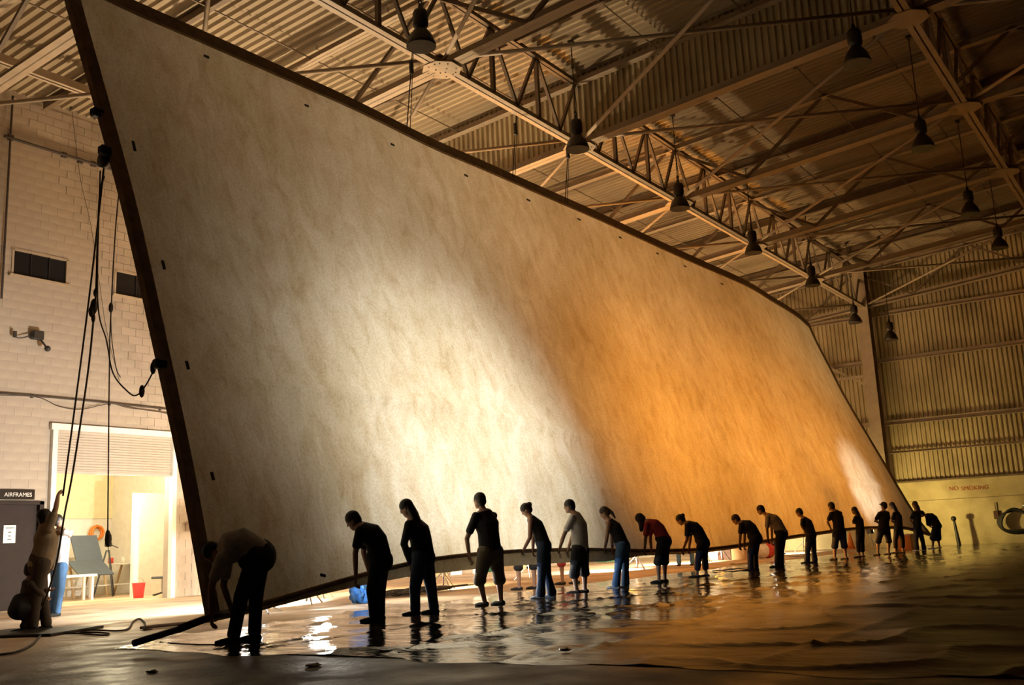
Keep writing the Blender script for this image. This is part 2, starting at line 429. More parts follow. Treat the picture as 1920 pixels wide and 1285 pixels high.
def window(n, w4, panes):
    x0, x1, z0, z1 = w4
    bm = B(); t = .05
    box(bm, ((x0+x1)/2, WY, z0-.02), (x1-x0+.16, .14, t)); box(bm, ((x0+x1)/2, WY+.03, z1), (x1-x0+.1, .08, t))
    for x in (x0, x1): box(bm, (x, WY+.03, (z0+z1)/2), (t, .08, z1-z0))
    f = obj('window_%d' % n, bm, MT['steel']); f['kind'] = 'structure'
    for k in range(panes):
        a = x0+(x1-x0)*k/panes; b = x0+(x1-x0)*(k+1)/panes
        bm = B(); box(bm, ((a+b)/2, WY+.045, (z0+z1)/2), (b-a-.02, .012, z1-z0-.03)); obj('pane', bm, MT['glassdark'], f)
        if k:
            bm = B(); box(bm, (a, WY+.03, (z0+z1)/2), (.018, .04, z1-z0)); obj('mullion', bm, MT['door'], f)
window(1, W1, 3); window(2, W2, 3)

# roller door: frame, curtain of slats half way down
bm = B()
for x in (DX0-.05, DX1+.05): box(bm, (x, WY-.03, DZ/2), (.12, .14, DZ))
box(bm, ((DX0+DX1)/2, WY-.03, DZ+.06), (DX1-DX0+.3, .16, .14))
d1 = obj('door_1', bm, MT['white']); d1['kind'] = 'structure'
zb = 3.02; n = 15
bm = B(); L_ = DX1-DX0-.02; h = (DZ-zb)/n
prev = []
for k in range(7):
    a = math.pi*k/6; prev.append((-.022*math.sin(a), -h/2+h*k/6*.96))
vs = [[bm.verts.new((sx*L_/2, y, z)) for y, z in prev] for sx in (-1, 1)]
for k in range(6): bm.faces.new((vs[0][k], vs[1][k], vs[1][k+1], vs[0][k+1]))
bm.faces.new(vs[0]); bm.faces.new(vs[1][::-1]); bm.faces.new((vs[0][0], vs[0][-1], vs[1][-1], vs[1][0]))
sme = bpy.data.meshes.new('slat'); bm.normal_update(); bm.to_mesh(sme); bm.free(); sme.materials.append(MT['shutter'])
for k in range(n): link('slat', sme, d1, ((DX0+DX1)/2, WY+.02, zb+h*(k+.5)))
bm = B(); box(bm, ((DX0+DX1)/2, WY+.02, zb-.03), (L_, .05, .06)); obj('bottom_rail', bm, MT['shutter'], d1)

# brown steel door with a sign above it and a notice
bm = B(); x0, x1, zt = SD
for x in (x0+.04, x1-.04): box(bm, (x, WY-.02, zt/2), (.1, .16, zt))
box(bm, ((x0+x1)/2, WY-.02, zt-.03), (x1-x0, .16, .08)); d2 = obj('door_2', bm, MT['door']); d2['kind'] = 'structure'
bm = B(); box(bm, ((x0+x1)/2, WY+.03, zt/2-.03), (x1-x0-.18, .05, zt-.08), bev=.004); lf = obj('door_leaf', bm, MT['door'], d2)
bm = B(); tube(bm, [(x0+.3, WY+.0, 1.02), (x0+.3, WY-.07, 1.02), (x0+.42, WY-.07, 1.02)], .014); obj('door_handle', bm, MT['black'], lf)

def text(name, body, size, loc, rot, material, parent=None, ext=.004):
    cu = bpy.data.curves.new(name, 'FONT'); cu.body = body; cu.size = size; cu.extrude = ext; cu.align_x = 'CENTER'; cu.align_y = 'CENTER'
    o = bpy.data.objects.new(name, cu); C.objects.link(o)
    me = bpy.data.meshes.new_from_object(o); bpy.data.objects.remove(o)
    me.materials.clear(); me.materials.append(material)
    return link(name, me, parent, loc, rot)
sg = empty('door_sign', (11.72, WY-.03, 2.47), 'black sign with white letters above the brown steel door', 'sign')
bm = B(); box(bm, (0, 0, 0), (1.62, .03, .22), bev=.004); obj('board', bm, MT['glassdark'], sg)
text('lettering', 'AIRFRAMES', .125, (px(32, 929, 1, WY).x-11.72, -.018, -.01), (math.pi/2, 0, 0), MT['text'], sg)
nt_ = empty('notice', (12.02, WY-.0, 1.62), 'white paper notice taped to the brown steel door', 'notice')
bm = B(); box(bm, (0, -.005, 0), (.27, .004, .38)); obj('sheet', bm, MT['paper'], nt_)
bm = B()
for z, w_ in ((.13, .18), (.04, .08), (-.04, .06), (-.11, .09)): box(bm, (0, -.009, z), (w_, .003, .022))
obj('printed_lines', bm, MT['slate'], nt_)['kind'] = 'stuff'

# ------------------------------------------------------------------ workshop seen through the roller door
bm = B(); box(bm, (14.6, 27.3, 2.3), (8, .2, 4.6)); obj('wall_back', bm, MT['white'])['kind'] = 'structure'
bm = B(); box(bm, (14.6, 27.17, 3.05), (8, .06, 1.7)); obj('trim_1', bm, MT['cream'])['kind'] = 'structure'
bm = B(); box(bm, (18.4, 24.5, 2.3), (.2, 5.6, 4.6)); obj('wall_right', bm, MT['white'])['kind'] = 'structure'
bm = B(); box(bm, (10.8, 24.5, 2.3), (.2, 5.6, 4.6)); obj('wall_side', bm, MT['white'])['kind'] = 'structure'
bm = B(); box(bm, (14.6, 24.5, 4.55), (8, 5.8, .1)); obj('trim_2', bm, MT['white'])['kind'] = 'structure'
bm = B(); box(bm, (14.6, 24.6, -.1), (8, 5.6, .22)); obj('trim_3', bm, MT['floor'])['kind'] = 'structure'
bm = B(); box(bm, (17.48, 23.7, 1.35), (1.75, .12, 2.7)); obj('wall_partition', bm, MT['white'])['kind'] = 'structure'

def ring(bm, c, R, r, nrm, turns=3, jitter=.02):
    nrm = V3(nrm).normalized(); s = nrm.orthogonal().normalized(); q = nrm.cross(s)
    pts = []
    for k in range(turns*24+1):
        a = 2*math.pi*k/24; rr = R+random.uniform(-jitter, jitter)*.5+jitter*math.sin(a*1.3)
        pts.append(V3(c)+s*rr*math.cos(a)+q*rr*math.sin(a)+nrm*(k/24*r*1.3))
    return tube(bm, pts, r, 6)
hc = empty('hose_coil', (17.69, 27.04, 1.77), 'small red hose coil hung on the workshop back wall', 'hose')
obj('hose', ring(B(), (0, 0, 0), .19, .035, (0, -1, 0), 3), MT['orangep'], hc, True)
bm = B(); box(bm, (-.0, .05, .15), (.05, .1, .04)); obj('hook', bm, MT['dark'], hc)

wb = empty('workshop_table', (17.05, 26.0, 0), 'long white trestle table at the back of the bright workshop', 'table')
bm = B(); box(bm, (0, 0, .86), (2.4, .8, .05), bev=.01); obj('tabletop', bm, MT['white'], wb)
for sx in (-1.0, 0, 1.0):
    for sy in (-.3, .3):
        bm = B(); bar(bm, (sx-.2*(1 if sy > 0 else -1), sy, 0), (sx+.05, sy, .84), .05, .05); obj('leg', bm, MT['wood'], wb)
bm = B(); box(bm, (0, -.1, .3), (2.0, .5, .03)); obj('shelf', bm, MT['white'], wb)
sb = empty('slate_panel', (15.85, 25.0, 0), 'dark slate coloured panel leaning on the pale bench', 'panel')
bm = B(); q = Matrix.Rotation(-.45, 3, 'X'); box(bm, (.35, .1, 1.25), (.78, .03, .9), q); obj('upper_board', bm, MT['slate'], sb)
bm = B(); q = Matrix.Rotation(-1.0, 3, 'X'); box(bm, (.15, -.4, .80), (1.0, .03, .7), q); obj('lower_board', bm, MT['slate'], sb)
for x in (-.3, .6):
    bm = B(); bar(bm, (x, .3, 0), (x, .25, 1.5), .05, .05); obj('leg', bm, MT['white'], sb)
pb = empty('pale_bench', (14.9, 24.0, 0), 'low pale bench beside the slate panel inside the roller door', 'bench')
bm = B(); box(bm, (0, 0, .62), (1.5, .5, .06), bev=.01); obj('top', bm, MT['white'], pb)
for sx in (-.65, .65):
    for sy in (-.18, .18):
        bm = B(); box(bm, (sx, sy, .3), (.06, .06, .6)); obj('leg', bm, MT['white'], pb)
bk = empty('red_bucket', (16.05, 22.6, 0), 'red bucket on the workshop floor near the right door jamb', 'bucket')
obj('pail', lathe(B(), [(.12, 0), (.16, .36), (.17, .37), (.165, .38), (.15, .36), (.11, .02)], (0, 0, 0)), MT['red'], bk, True)
bm = B(); tube(bm, [(.16*math.cos(a), 0, .36+.14*math.sin(a)) for a in [math.pi*k/10 for k in range(11)]], .006, 6); obj('handle', bm, MT['aluminium'], bk)
ch = empty('office_chair', (16.75, 22.6, 0), 'pale blue chair seen edge-on at the right of the doorway', 'chair', rz=2.0)
bm = B(); box(bm, (0, 0, .48), (.42, .42, .06), bev=.02); obj('seat', bm, MT['slate'], ch)
bm = B(); box(bm, (-.2, 0, .82), (.05, .38, .4), Matrix.Rotation(.15, 3, 'Y'), bev=.02); obj('backrest', bm, MT['slate'], ch)
bm = B(); tube(bm, [(0, 0, .1), (0, 0, .46)], .03); obj('column', bm, MT['aluminium'], ch)
for k in range(5):
    a = 2*math.pi*k/5; bm = B(); tube(bm, [(0, 0, .1), (.26*math.cos(a), .26*math.sin(a), .04)], .018); obj('leg', bm, MT['dark'], ch)
tp = empty('tripod', (16.9, 25.2, 0), 'dark camera tripod with a head standing in the workshop', 'tripod')
for k in range(3):
    a = 2*math.pi*k/3+.4; bm = B(); tube(bm, [(.04*math.cos(a), .04*math.sin(a), 1.25), (.34*math.cos(a), .34*math.sin(a), 0)], .022); obj('leg', bm, MT['dark'], tp)
bm = B(); box(bm, (0, 0, 1.4), (.12, .2, .12), bev=.02); obj('head', bm, MT['dark'], tp)
bm = B(); tube(bm, [(0, 0, 1.2), (0, 0, 1.42), (.1, -.3, 1.3)], .014); obj('pan_handle', bm, MT['dark'], tp)
for k, (x, z, cc, lab) in enumerate([(16.2, 0, 'white', 'white carton on the table left of the tripod'), (16.75, 0, 'card', 'tan carton on the table behind the tripod'), (17.5, 0, 'red', 'small red tin at the right end of the workshop table'), (17.9, 0, 'white', 'white tub at the far end of the workshop table')]):
    o = empty('carton' if k < 2 else 'tin', (x, 25.95, .885), lab, 'box' if k < 2 else 'tin')
    bm = B()
    if k < 2: box(bm, (0, 0, .1), (.26, .2, .2), bev=.005); obj('body', bm, MT[cc], o); bm = B(); box(bm, (0, 0, .205), (.27, .21, .012)); obj('lid', bm, MT['white'], o)
    else:
        obj('body', lathe(bm, [(.07, 0), (.07, .16)], (0, 0, 0)), MT[cc], o, True); obj('lid', lathe(B(), [(.075, .16), (.075, .18)], (0, 0, 0)), MT['white'], o, True)

# ------------------------------------------------------------------ steel roof structure
JX = [3.6, 9.4, 15.13, 20.6, 26.3, 32.3, 38.5, 45.35]
JY = [19.75, 11.7, 3.75, -4.3, -12.3]
def lowz(y): return 10.6+.085*(11.7-y)
def topz(y): return roofz(y)-.22
YN = {11.7: 'nearest', }
rows = [(11.7, 'long roof truss running above the top edge of the canvas'), (3.75, 'long roof truss in the dim right part of the roof'),
        (-4.3, 'long roof truss in the dark at the upper right')]
t = empty('eave_beam', (JX[0], 19.4, 11.3), 'long level beam near the top of the block wall', 'beam')
bm = B(); channel(bm, (0, 0, 0), (JX[-1]-JX[0], 0, 0), .2, .22, .02); obj('beam', bm, MT['steel'], t)
bm = B()
for x in JX[:-1]: bar(bm, (x-JX[0], 0, 0), (x-JX[0], 0, roofz(19.4)-11.3-.1), .08, .08, V3((1, 0, 0)))
obj('stubs', bm, MT['steel'], t)['kind'] = 'stuff'
for y, lab in rows:
    t = empty('roof_truss', (JX[0], y, lowz(y)), lab, 'truss')
    zt = topz(y)-lowz(y); y0 = V3((JX[0], y, lowz(y)))
    L_ = JX[-1]-JX[0]
    bm = B(); channel(bm, (0, 0, 0), (L_, 0, 0), .26, .20, .015); obj('bottom_chord', bm, MT['steel'], t)
    bm = B(); channel(bm, (0, 0, zt), (L_, 0, zt), .2, .18, .015); obj('top_chord', bm, MT['web'], t)
    for i in range(len(JX)-1):
        a, b = JX[i]-JX[0], JX[i+1]-JX[0]
        s = (b-a)/3
        for k in range(3):
            x = a+s*k
            if k:
                bm = B(); bar(bm, (x, 0, .05), (x, 0, zt), .09, .09, V3((1, 0, 0))); obj('web_post', bm, MT['web'], t)
            for u0, u1 in (((x, 0, zt), (x+s/2, 0, .05)), ((x+s/2, 0, .05), (x+s, 0, zt))):
                bm = B(); bar(bm, u0, u1, .07, .07, V3((0, 1, 0))); obj('web_diagonal', bm, MT['web'], t)
        bm = B()
        n_ = 8
        vs = [bm.verts.new((b+.36*math.cos(2*math.pi*(k+.5)/n_)*(1.15), .36*math.sin(2*math.pi*(k+.5)/n_)*1.15, -.125)) for k in range(n_)]
        f_ = bm.faces.new(vs[::-1]); r_ = bmesh.ops.extrude_face_region(bm, geom=[f_])
        bmesh.ops.translate(bm, verts=[v for v in r_['geom'] if isinstance(v, bmesh.types.BMVert)], vec=(0, 0, .02))
        bmesh.ops.recalc_face_normals(bm, faces=bm.faces)
        gp = obj('gusset_plate', bm, MT['steel'], t)
        if y == 11.7 and i < 4:
            for q in range(14):
                rr = .12 if q < 4 else .30; a_ = q*2.4
                bm = B(); lathe(bm, [(.016, -.14), (.016, -.125)], (b+rr*math.cos(a_), rr*math.sin(a_), 0), 6); obj('bolt', bm, MT['bolt'], gp)
# transverse trusses, parallel to the roof slope
for i, x in enumerate(JX):
    t = empty('roof_frame', (x, 11.7, 10.6), ['sloping cross frame outside the picture left of the canvas', 'sloping cross frame at the top left beside the canvas corner',
        'cross frame through the first bolted plate', 'cross frame carrying the ribbed curtain', 'cross frame at the third hanging lamp',
        'cross frame at the fourth hanging lamp', 'cross frame at the fifth hanging lamp', 'cross frame against the far ribbed wall'][i], 'truss', 'sloping cross frames of the roof')
    a = V3((0, YW-.1-11.7, lowz(YW-.1)-10.6)); b = V3((0, YR-11.7, lowz(YR)-10.6))
    bm = B(); channel(bm, a, b, .30, .22, .015); obj('bottom_chord', bm, MT['steel'], t)
    a2 = V3((0, YW-.1-11.7, topz(YW-.1)-10.6)); b2 = V3((0, YR-11.7, topz(YR)-10.6))
    bm = B(); channel(bm, a2, b2, .2, .18, .015); obj('top_chord', bm, MT['steel'], t)
    if x == 20.6: continue
    n_ = 8
    for k in range(n_):
        p0 = a2.lerp(b2, k/n_); p1 = a.lerp(b, (k+.5)/n_); p2 = a2.lerp(b2, (k+1)/n_)
        for u0, u1 in ((p0, p1), (p1, p2)):
            bm = B(); bar(bm, u0, u1, .08, .08, V3((1, 0, 0))); obj('web_diagonal', bm, MT['web'], t)
# ribbed curtain hung in the cross frame at x = 20.6
t = empty('draft_curtain', (20.72, 11.7, 10.6), 'upright ribbed metal curtain filling the cross frame over the canvas', 'partition')
a = V3((0, 7.8, lowz(19.5)-10.6)); H = 12.45-10.6
bm = B(); pitch = .16; n_ = int((19.5-YR)/pitch); prev = None
for i in range(n_):
    for fx, d in ((0, 0), (.3, 0), (.45, .05), (.85, .05)):
        y = 19.5-(i+fx)*pitch
        v0 = bm.verts.new((-d, y-11.7, lowz(y)-10.6)); v1 = bm.verts.new((-d, y-11.7, roofz(y)-10.6))
        if prev: bm.faces.new((prev[0], v0, v1, prev[1]))
        prev = (v0, v1)
obj('ribbed_sheet', bm, MT['rib'], t)
# joists between the frames
BAY = ['zeroth', 'first', 'second', 'third', 'fourth', 'fifth', 'sixth', 'seventh']
STRIP = ['wall-side strip', 'strip right of the long truss', 'dark right-hand strip']
for i in range(1, len(JX)-1):
    for fr in (.5,):
        x = JX[i]+(JX[i+1]-JX[i])*fr
        t = empty('roof_joist', (x, 11.7, topz(11.7)+.05), 'slim joist crossing the middle of the %s roof bay from the near end' % BAY[i], 'joist', 'roof joists between the cross frames')
        a = V3((0, 9.7, -.075*9.7)); b = V3((0, YR-11.7, -.075*(YR-11.7)))
        bm = B(); ibar(bm, a, b, .12, .24, .012); obj('beam', bm, MT['web'], t)
for ky, y in enumerate((17.7, 15.4, 13.3, 9.4, 7.2, 5.2, 1.4, -1.2)):
    t = empty('sag_rod', (27, y, topz(y)-.02), '%s thin lengthwise roof rod counted from the block wall' % ['first', 'second', 'third', 'fourth', 'fifth', 'sixth', 'seventh', 'eighth'][ky], 'rod', 'thin rods under the roof')
    bm = B(); tube(bm, [(-23, 0, 0), (18.4, 0, 0)], .018, 6); obj('rod', bm, MT['web'], t)
    bm = B(); box(bm, (-3, 0, -.05), (.06, .06, .1)); obj('hanger', bm, MT['web'], t)
# horizontal bracing between the joints
for i in range(1, len(JX)-1):
    for j in range(len(JY)-2):
        for (xa, ya, xb, yb) in ((JX[i], JY[j], JX[i+1], JY[j+1]), (JX[i+1], JY[j], JX[i], JY[j+1])):
            dz = .12 if (xb-xa) > 0 else .0
            t = empty('brace_pipe', (xa, ya, lowz(ya)+dz), 'pipe brace slanting %s in the %s roof bay, %s' % ('right' if xb > xa else 'left', BAY[i], STRIP[j]), 'brace', 'diagonal braces under the roof')
            bm = B(); tube(bm, [(0, 0, 0), (xb-xa, yb-ya, lowz(yb)-lowz(ya))], .045, 8); obj('pipe', bm, MT['steel'], t, True)
            bm = B(); box(bm, (0, 0, .05), (.25, .12, .02)); obj('end_plate', bm, MT['steel'], t)
# columns
for (x, y, h, lab) in ((45.3, 11.7, 12.3, 'tall cream column against the far ribbed wall right of the canvas'),
                       (9.6, 21.1, 11.5, 'cream column against the block wall at the left border'),
                       (45.3, 3.75, 12.6, 'column in the dark at the right of the far wall')):
    if y == 3.75: continue
    t = empty('steel_column', (x, y, 0), lab, 'column')
    bm = B(); ibar(bm, (0, 0, 0), (0, 0, h), .5, .6, .03, V3((1, 0, 0))); obj('shaft', bm, MT['steel'], t)
    bm = B(); box(bm, (0, 0, .02), (.8, .7, .04)); obj('base_plate', bm, MT['steel'], t)
# wall braces by the far column
t = empty('wall_brace', (45.7, 15.5, 9.6), 'diagonal cream brace on the far wall left of the column', 'brace')
bm = B(); bar(bm, (0, 0, -.3), (0, -3.6, -2.6), .1, .12, V3((1, 0, 0))); obj('bar', bm, MT['steel'], t)
t = empty('wall_brace', (45.6, 11.7, 7.5), 'short level cream bar joining the far column to the wall end', 'brace')
bm = B(); bar(bm, (0, 0, 0), (0, 4.5, 0), .1, .12); obj('bar', bm, MT['steel'], t)

# ------------------------------------------------------------------ hanging high-bay lamps
def lamp(p, lab, group, first=[None]):
    p = V3(p)
    t = empty('hanging_lamp', p, lab, 'lamp', group)
    if first[0] is None:
        d = {}
        d['reflector'] = lathe(B(), [(.265, 0), (.275, .0), (.27, .05), (.22, .20), (.12, .34), (.09, .38), (.07, .38), (.10, .33), (.2, .19), (.255, .03)], (0, 0, 0), 24)
        d['housing'] = lathe(B(), [(.07, .36), (.13, .40), (.145, .46), (.145, .66), (.12, .72), (.05, .76), (.03, .86)], (0, 0, 0), 20)
        d['bulb'] = lathe(B(), [(.02, .05), (.06, .08), (.07, .14), (.05, .25), (.03, .34)], (0, 0, 0), 12)
        b_ = B(); tube(b_, [(.05*math.cos(a), 0, .9+.05*math.sin(a)) for a in [2*math.pi*k/12 for k in range(12)]], .012, 6, True); d['hook'] = b_
        b_ = B(); tube(b_, [(.08, 0, .7), (.12, .02, 1.1), (.02, 0, 1.5)], .009, 6); d['lead'] = b_
        first[0] = {}
        for k, b_ in d.items():
            m_ = MT['white'] if k == 'bulb' else MT['lampdark']
            o = obj(k, b_, m_, t, True); first[0][k] = o.data
    else:
        for k, me in first[0].items(): link(k, me, t)
    bm = B(); tube(bm, [(0, 0, .9), (0, 0, roofz(p.y)-p.z-.06)], .014, 6); box(bm, (0, 0, roofz(p.y)-p.z-.06), (.12, .12, .06)); obj('cable', bm, MT['lampdark'], t)
ord_ = ['large dark bell lamp nearest the camera beside the bolted plate', 'second dark bell lamp, at the foot of the ribbed curtain', 'third dark bell lamp along the long truss',
        'fourth dark bell lamp along the long truss', 'fifth bell lamp along the long truss', 'last bell lamp on the long truss, just left of the far column']
for k, (x, y, Y) in enumerate([(790, 88, 10.75), (1083, 281, 10.9), (1275, 392, 10.9), (1413, 475, 10.9), (1524, 536, 10.9), (1604, 606, 11.0)]):
    lamp(px(x, y, 1, Y), ord_[k], 'bell lamps hanging along the long truss')
ord2 = ['dim bell lamp high in the dark upper right', 'dim bell lamp below and right of the topmost one', 'dim bell lamp in the dark near the right border', 'smallest dim bell lamp near the right border']
for k, (x, y) in enumerate([(1608, 120), (1731, 279), (1820, 402), (1875, 466)]):
    lamp(px(x, y, 2, 9.95), ord2[k], 'bell lamps in the dark right part of the hall')
lamp(px(1671, 638, 0, 41.5), 'lone bell lamp hanging low in front of the far ribbed wall', 'bell lamps in the dark right part of the hall')

# ------------------------------------------------------------------ things on the far wall
t = empty('wall_lettering', px(1818, 916, 0, XW-.06), 'faded red lettering painted on the far wall', 'lettering')
text('word', 'NO', .24, (0, .62, .03), (math.pi/2, 0, -math.pi/2), MT['redtext'], t)
text('word', 'SMOKING', .24, (0, -.2, 0), (math.pi/2, 0, -math.pi/2), MT['redtext'], t)
p = px(1806, 1020, 2, 0); 
t = empty('bollard', (45.4, 9.0, 0), 'black post with a round knob by the far wall', 'post')
bm = B(); tube(bm, [(0, 0, 0), (0, .08, 1.0)], [.09, .05], 10); obj('post', bm, MT['black'], t)
bm = B(); bmesh.ops.create_uvsphere(bm, u_segments=12, v_segments=8, radius=.11, matrix=Matrix.Translation((0, .09, 1.08))); obj('knob', bm, MT['black'], t, True)
p = px(1868, 966, 0, XW-.12)
t = empty('call_box', p, 'small rusty box fixed to the far wall left of the hose', 'box')
bm = B(); box(bm, (0, 0, 0), (.1, .18, .34), bev=.01); obj('body', bm, MT['polebr'], t)
bm = B(); tube(bm, [(0, 0, .15), (0, 0, .5)], .02); obj('conduit', bm, MT['polebr'], t)
p = px(1905, 978, 0, XW-.32)
t = empty('hose_reel', p, 'coiled black hose hanging on the far wall at the right border', 'hose')
bm = B()
for k in range(4):
    pts = []
    for q in range(28):
        a = 2*math.pi*q/28; rx = .68-.05*k; rz = .42+.06*k*math.sin(a)
        pts.append((-.05*k, rx*math.cos(a), rz*math.sin(a)*(1 if math.sin(a) > 0 else 1.15)-.03*k))
    tube(bm, pts, .045, 8, True)
obj('hose', bm, MT['black'], t, True)
bm = B(); box(bm, (.0, -.45, .4), (.3, .3, .16), bev=.03); tube(bm, [(-.05, -.45, -.1), (-.05, -.45, .5)], .06); obj('bracket', bm, MT['aluminium'], t)
bm = B(); bmesh.ops.create_uvsphere(bm, u_segments=12, v_segments=8, radius=.09, matrix=Matrix.Translation((-.2, -.42, .62))); obj('valve', bm, MT['aluminium'], t, True)

# ------------------------------------------------------------------ things on the left wall
def wpt(x, y, off=.03): return px(x, y, 1, WY-off)
def cable_on(name, lab, pts, r, cat='cable', off=.06, mat_='rope'):
    P = [wpt(x, y, off) for x, y in pts]
    t = empty(name, P[0], lab, cat)
    bm = B(); tube(bm, spline([p-P[0] for p in P], 6), r, 6); obj('line', bm, MT[mat_], t, True)
    return t
t = cable_on('wall_conduit', 'straight dark conduit crossing the block wall above the roller door', [(0, 737), (160, 751), (330, 769)], .022)
for x in (60, 205, 300):
    q = wpt(x, 737+x*.1)-t.location; bm = B(); box(bm, q, (.05, .05, .08)); obj('clip', bm, MT['rope'], t)
cable_on('sagging_cable', 'thin cable sagging below the straight conduit on the block wall', [(0, 741), (70, 745), (110, 762), (150, 768), (190, 760), (215, 757), (260, 767), (330, 777)], .010)
cable_on('sagging_cable', 'second thin cable looping from the wall conduit toward the canvas', [(215, 757), (240, 765), (290, 771), (330, 780)], .008)
t = cable_on('upper_conduit', 'dark conduit with small fittings high on the block wall', [(8, 255), (110, 287), (230, 324)], .035)
for x, y in ((20, 258), (120, 291), (150, 302), (175, 308)):
    q = wpt(x, y)-t.location; bm = B(); box(bm, q, (.12, .08, .12)); obj('fitting', bm, MT['rope'], t)
cable_on('vertical_conduit', 'thin upright conduit near the left border of the block wall', [(24, 180), (12, 400), (3, 560)], .025)
cable_on('hanging_wire', 'very thin wire hanging over the block wall between the windows', [(133, 190), (150, 330), (170, 420), (185, 520), (200, 620), (224, 715)], .006, 'wire')
p = wpt(70, 629, .1)
t = empty('wall_bracket', p, 'dark junction box with a jointed arm on the block wall', 'bracket')
bm = B(); box(bm, (0, 0, 0), (.26, .16, .20), bev=.02); obj('body', bm, MT['dark'], t)
q = wpt(89, 654, .25)-p; bm = B(); tube(bm, [(0.05, 0, -.05), q], .022); obj('arm', bm, MT['dark'], t)
bm = B(); bmesh.ops.create_uvsphere(bm, u_segments=10, v_segments=8, radius=.07, matrix=Matrix.Translation(q)); obj('end_knob', bm, MT['dark'], t, True)
q1 = wpt(28, 627, .1)-p; bm = B(); tube(bm, spline([(-.1, 0, 0), wpt(40, 634, .12)-p, wpt(28, 632, .1)-p], 6), .014); box(bm, q1, (.06, .06, .14)); obj('lead', bm, MT['dark'], t)
t = empty('cable_sleeve', wpt(134, 191, .1), 'small cross-shaped fitting high on the block wall', 'fitting')
bm = B(); box(bm, (0, 0, 0), (.26, .05, .05)); box(bm, (0, 0, 0), (.05, .05, .4)); obj('bar', bm, MT['rope'], t)

# ------------------------------------------------------------------ the canvas
TOPP = [(110, -65), (240, 0), (380, 62), (567, 146), (667, 192), (803, 260), (890, 298), (960, 329), (1107, 394), (1197, 436), (1304, 485), (1397, 527), (1447, 558), (1490, 585), (1516, 608)]
BOTP = [((390, 1157), 9.3), ((500, 1130), 9.5), ((670, 1081), 9.72), ((720, 1068), 9.76), ((800, 1051), 9.8), ((900, 1039), 9.82), ((1000, 1033), 9.84), ((1100, 1031), 9.85), ((1200, 1033), 9.86),
        ((1300, 1031), 9.88), ((1360, 1026), 9.88), ((1430, 1015), 9.87), ((1500, 1004), 9.85), ((1600, 991), 9.6), ((1650, 989), 9.42), ((1700, 990), 9.2), ((1744, 1002), 9.03)]
LEFTP = [((390, 1157), 9.3), ((344, 900), 9.72), ((300, 690), 10.2), ((240, 420), 10.85), ((190, 230), 11.4), ((125, 0), 11.95), ((110, -65), 12.1)]
RIGHTP = [((1744, 1002), 9.03), ((1710, 957), 9.32), ((1653, 861), 10.05), ((1590, 755), 10.95), ((1558, 694), 11.45), ((1534, 648), 11.8), ((1516, 608), 12.1)]
cT = [px(x, y, 1, 12.1) for x, y in TOPP]; cB = [px(p[0], p[1], 1, Y) for p, Y in BOTP]
cL = [px(p[0], p[1], 1, Y) for p, Y in LEFTP]; cR = [px(p[0], p[1], 1, Y) for p, Y in RIGHTP]
def resamp(P):
    P = spline(P, 10); d = [0]
    for a, b in zip(P, P[1:]): d.append(d[-1]+(b-a).length)
    def f(t):
        s = t*d[-1]; lo = 0; hi = len(d)-1
        while hi-lo > 1:
            m = (lo+hi)//2
            if d[m] > s: hi = m
            else: lo = m
        k = (s-d[lo])/max(d[hi]-d[lo], 1e-9); return P[lo].lerp(P[hi], k)
    return f, d[-1]
(fT, lT), (fB, lB), (fL, lL), (fR, lR) = map(resamp, (cT, cB, cL, cR))
def surf(s, t):
    c = fL(t)*(1-s)+fR(t)*s+fB(s)*(1-t)+fT(s)*t
    c -= (fB(0)*(1-t)*(1-s)+fB(1)*s*(1-t)+fT(0)*(1-s)*t+fT(1)*s*t)
    e = min(1, s*12, (1-s)*12, t*8, (1-t)*8)
    n = noise.noise(V3((s*9, t*3, 1.3)))*.06+noise.noise(V3((s*40+t*6, t*9, 5)))*.012
    # lengthwise seam fold
    seam = .31-.10*s+.01*math.sin(s*7)
    n += -.07*math.exp(-((t-seam)/.013)**2)
    return c+V3((0, -.96, .28))*(-n)*e
tcv = empty('great_canvas', fB(0), 'huge coated canvas hung below the roof, its bottom edge held by a line of people', 'canvas')
NS, NT = 300, 90
bm = B(); g = [[bm.verts.new(surf(i/NS, j/NT)) for j in range(NT+1)] for i in range(NS+1)]
for i in range(NS):
    for j in range(NT): bm.faces.new((g[i][j], g[i+1][j], g[i+1][j+1], g[i][j+1]))
bvh = BVHTree.FromBMesh(bm)
obj('sheet', bm, MT['canvas'], tcv, True, local=False)
NRM = V3((0, -.96, .28))
def band(name, pts_out, pts_in, th, lab):
    bm = B(); rows_ = []
    for a, b in zip(pts_out, pts_in):
        rows_.append([bm.verts.new(q) for q in (a+NRM*th, b+NRM*th, b-NRM*th, a-NRM*th)])
    for r0, r1 in zip(rows_, rows_[1:]):
        for k in range(4): bm.faces.new((r0[k], r0[(k+1) % 4], r1[(k+1) % 4], r1[k]))
    bm.faces.new(rows_[0][::-1]); bm.faces.new(rows_[-1]); bmesh.ops.recalc_face_normals(bm, faces=bm.faces)
    o = obj(name, bm, MT['border'], tcv, False, local=False); o['label'] = lab; return o
wd = .23
n_ = 80
band('top_border', [surf(i/n_, 1) for i in range(n_+1)], [surf(i/n_, 1-wd/9.4) for i in range(n_+1)], .05, 'dark folded border along the top edge')
band('side_border', [surf(0, j/40) for j in range(41)], [surf((.16+.06*j/40)/lB, j/40) for j in range(41)], .05, 'dark folded border down the left edge')
band('side_border', [surf(1, j/40) for j in range(41)], [surf(1-.2/lB, j/40) for j in range(41)], .04, 'dark folded border down the right edge')
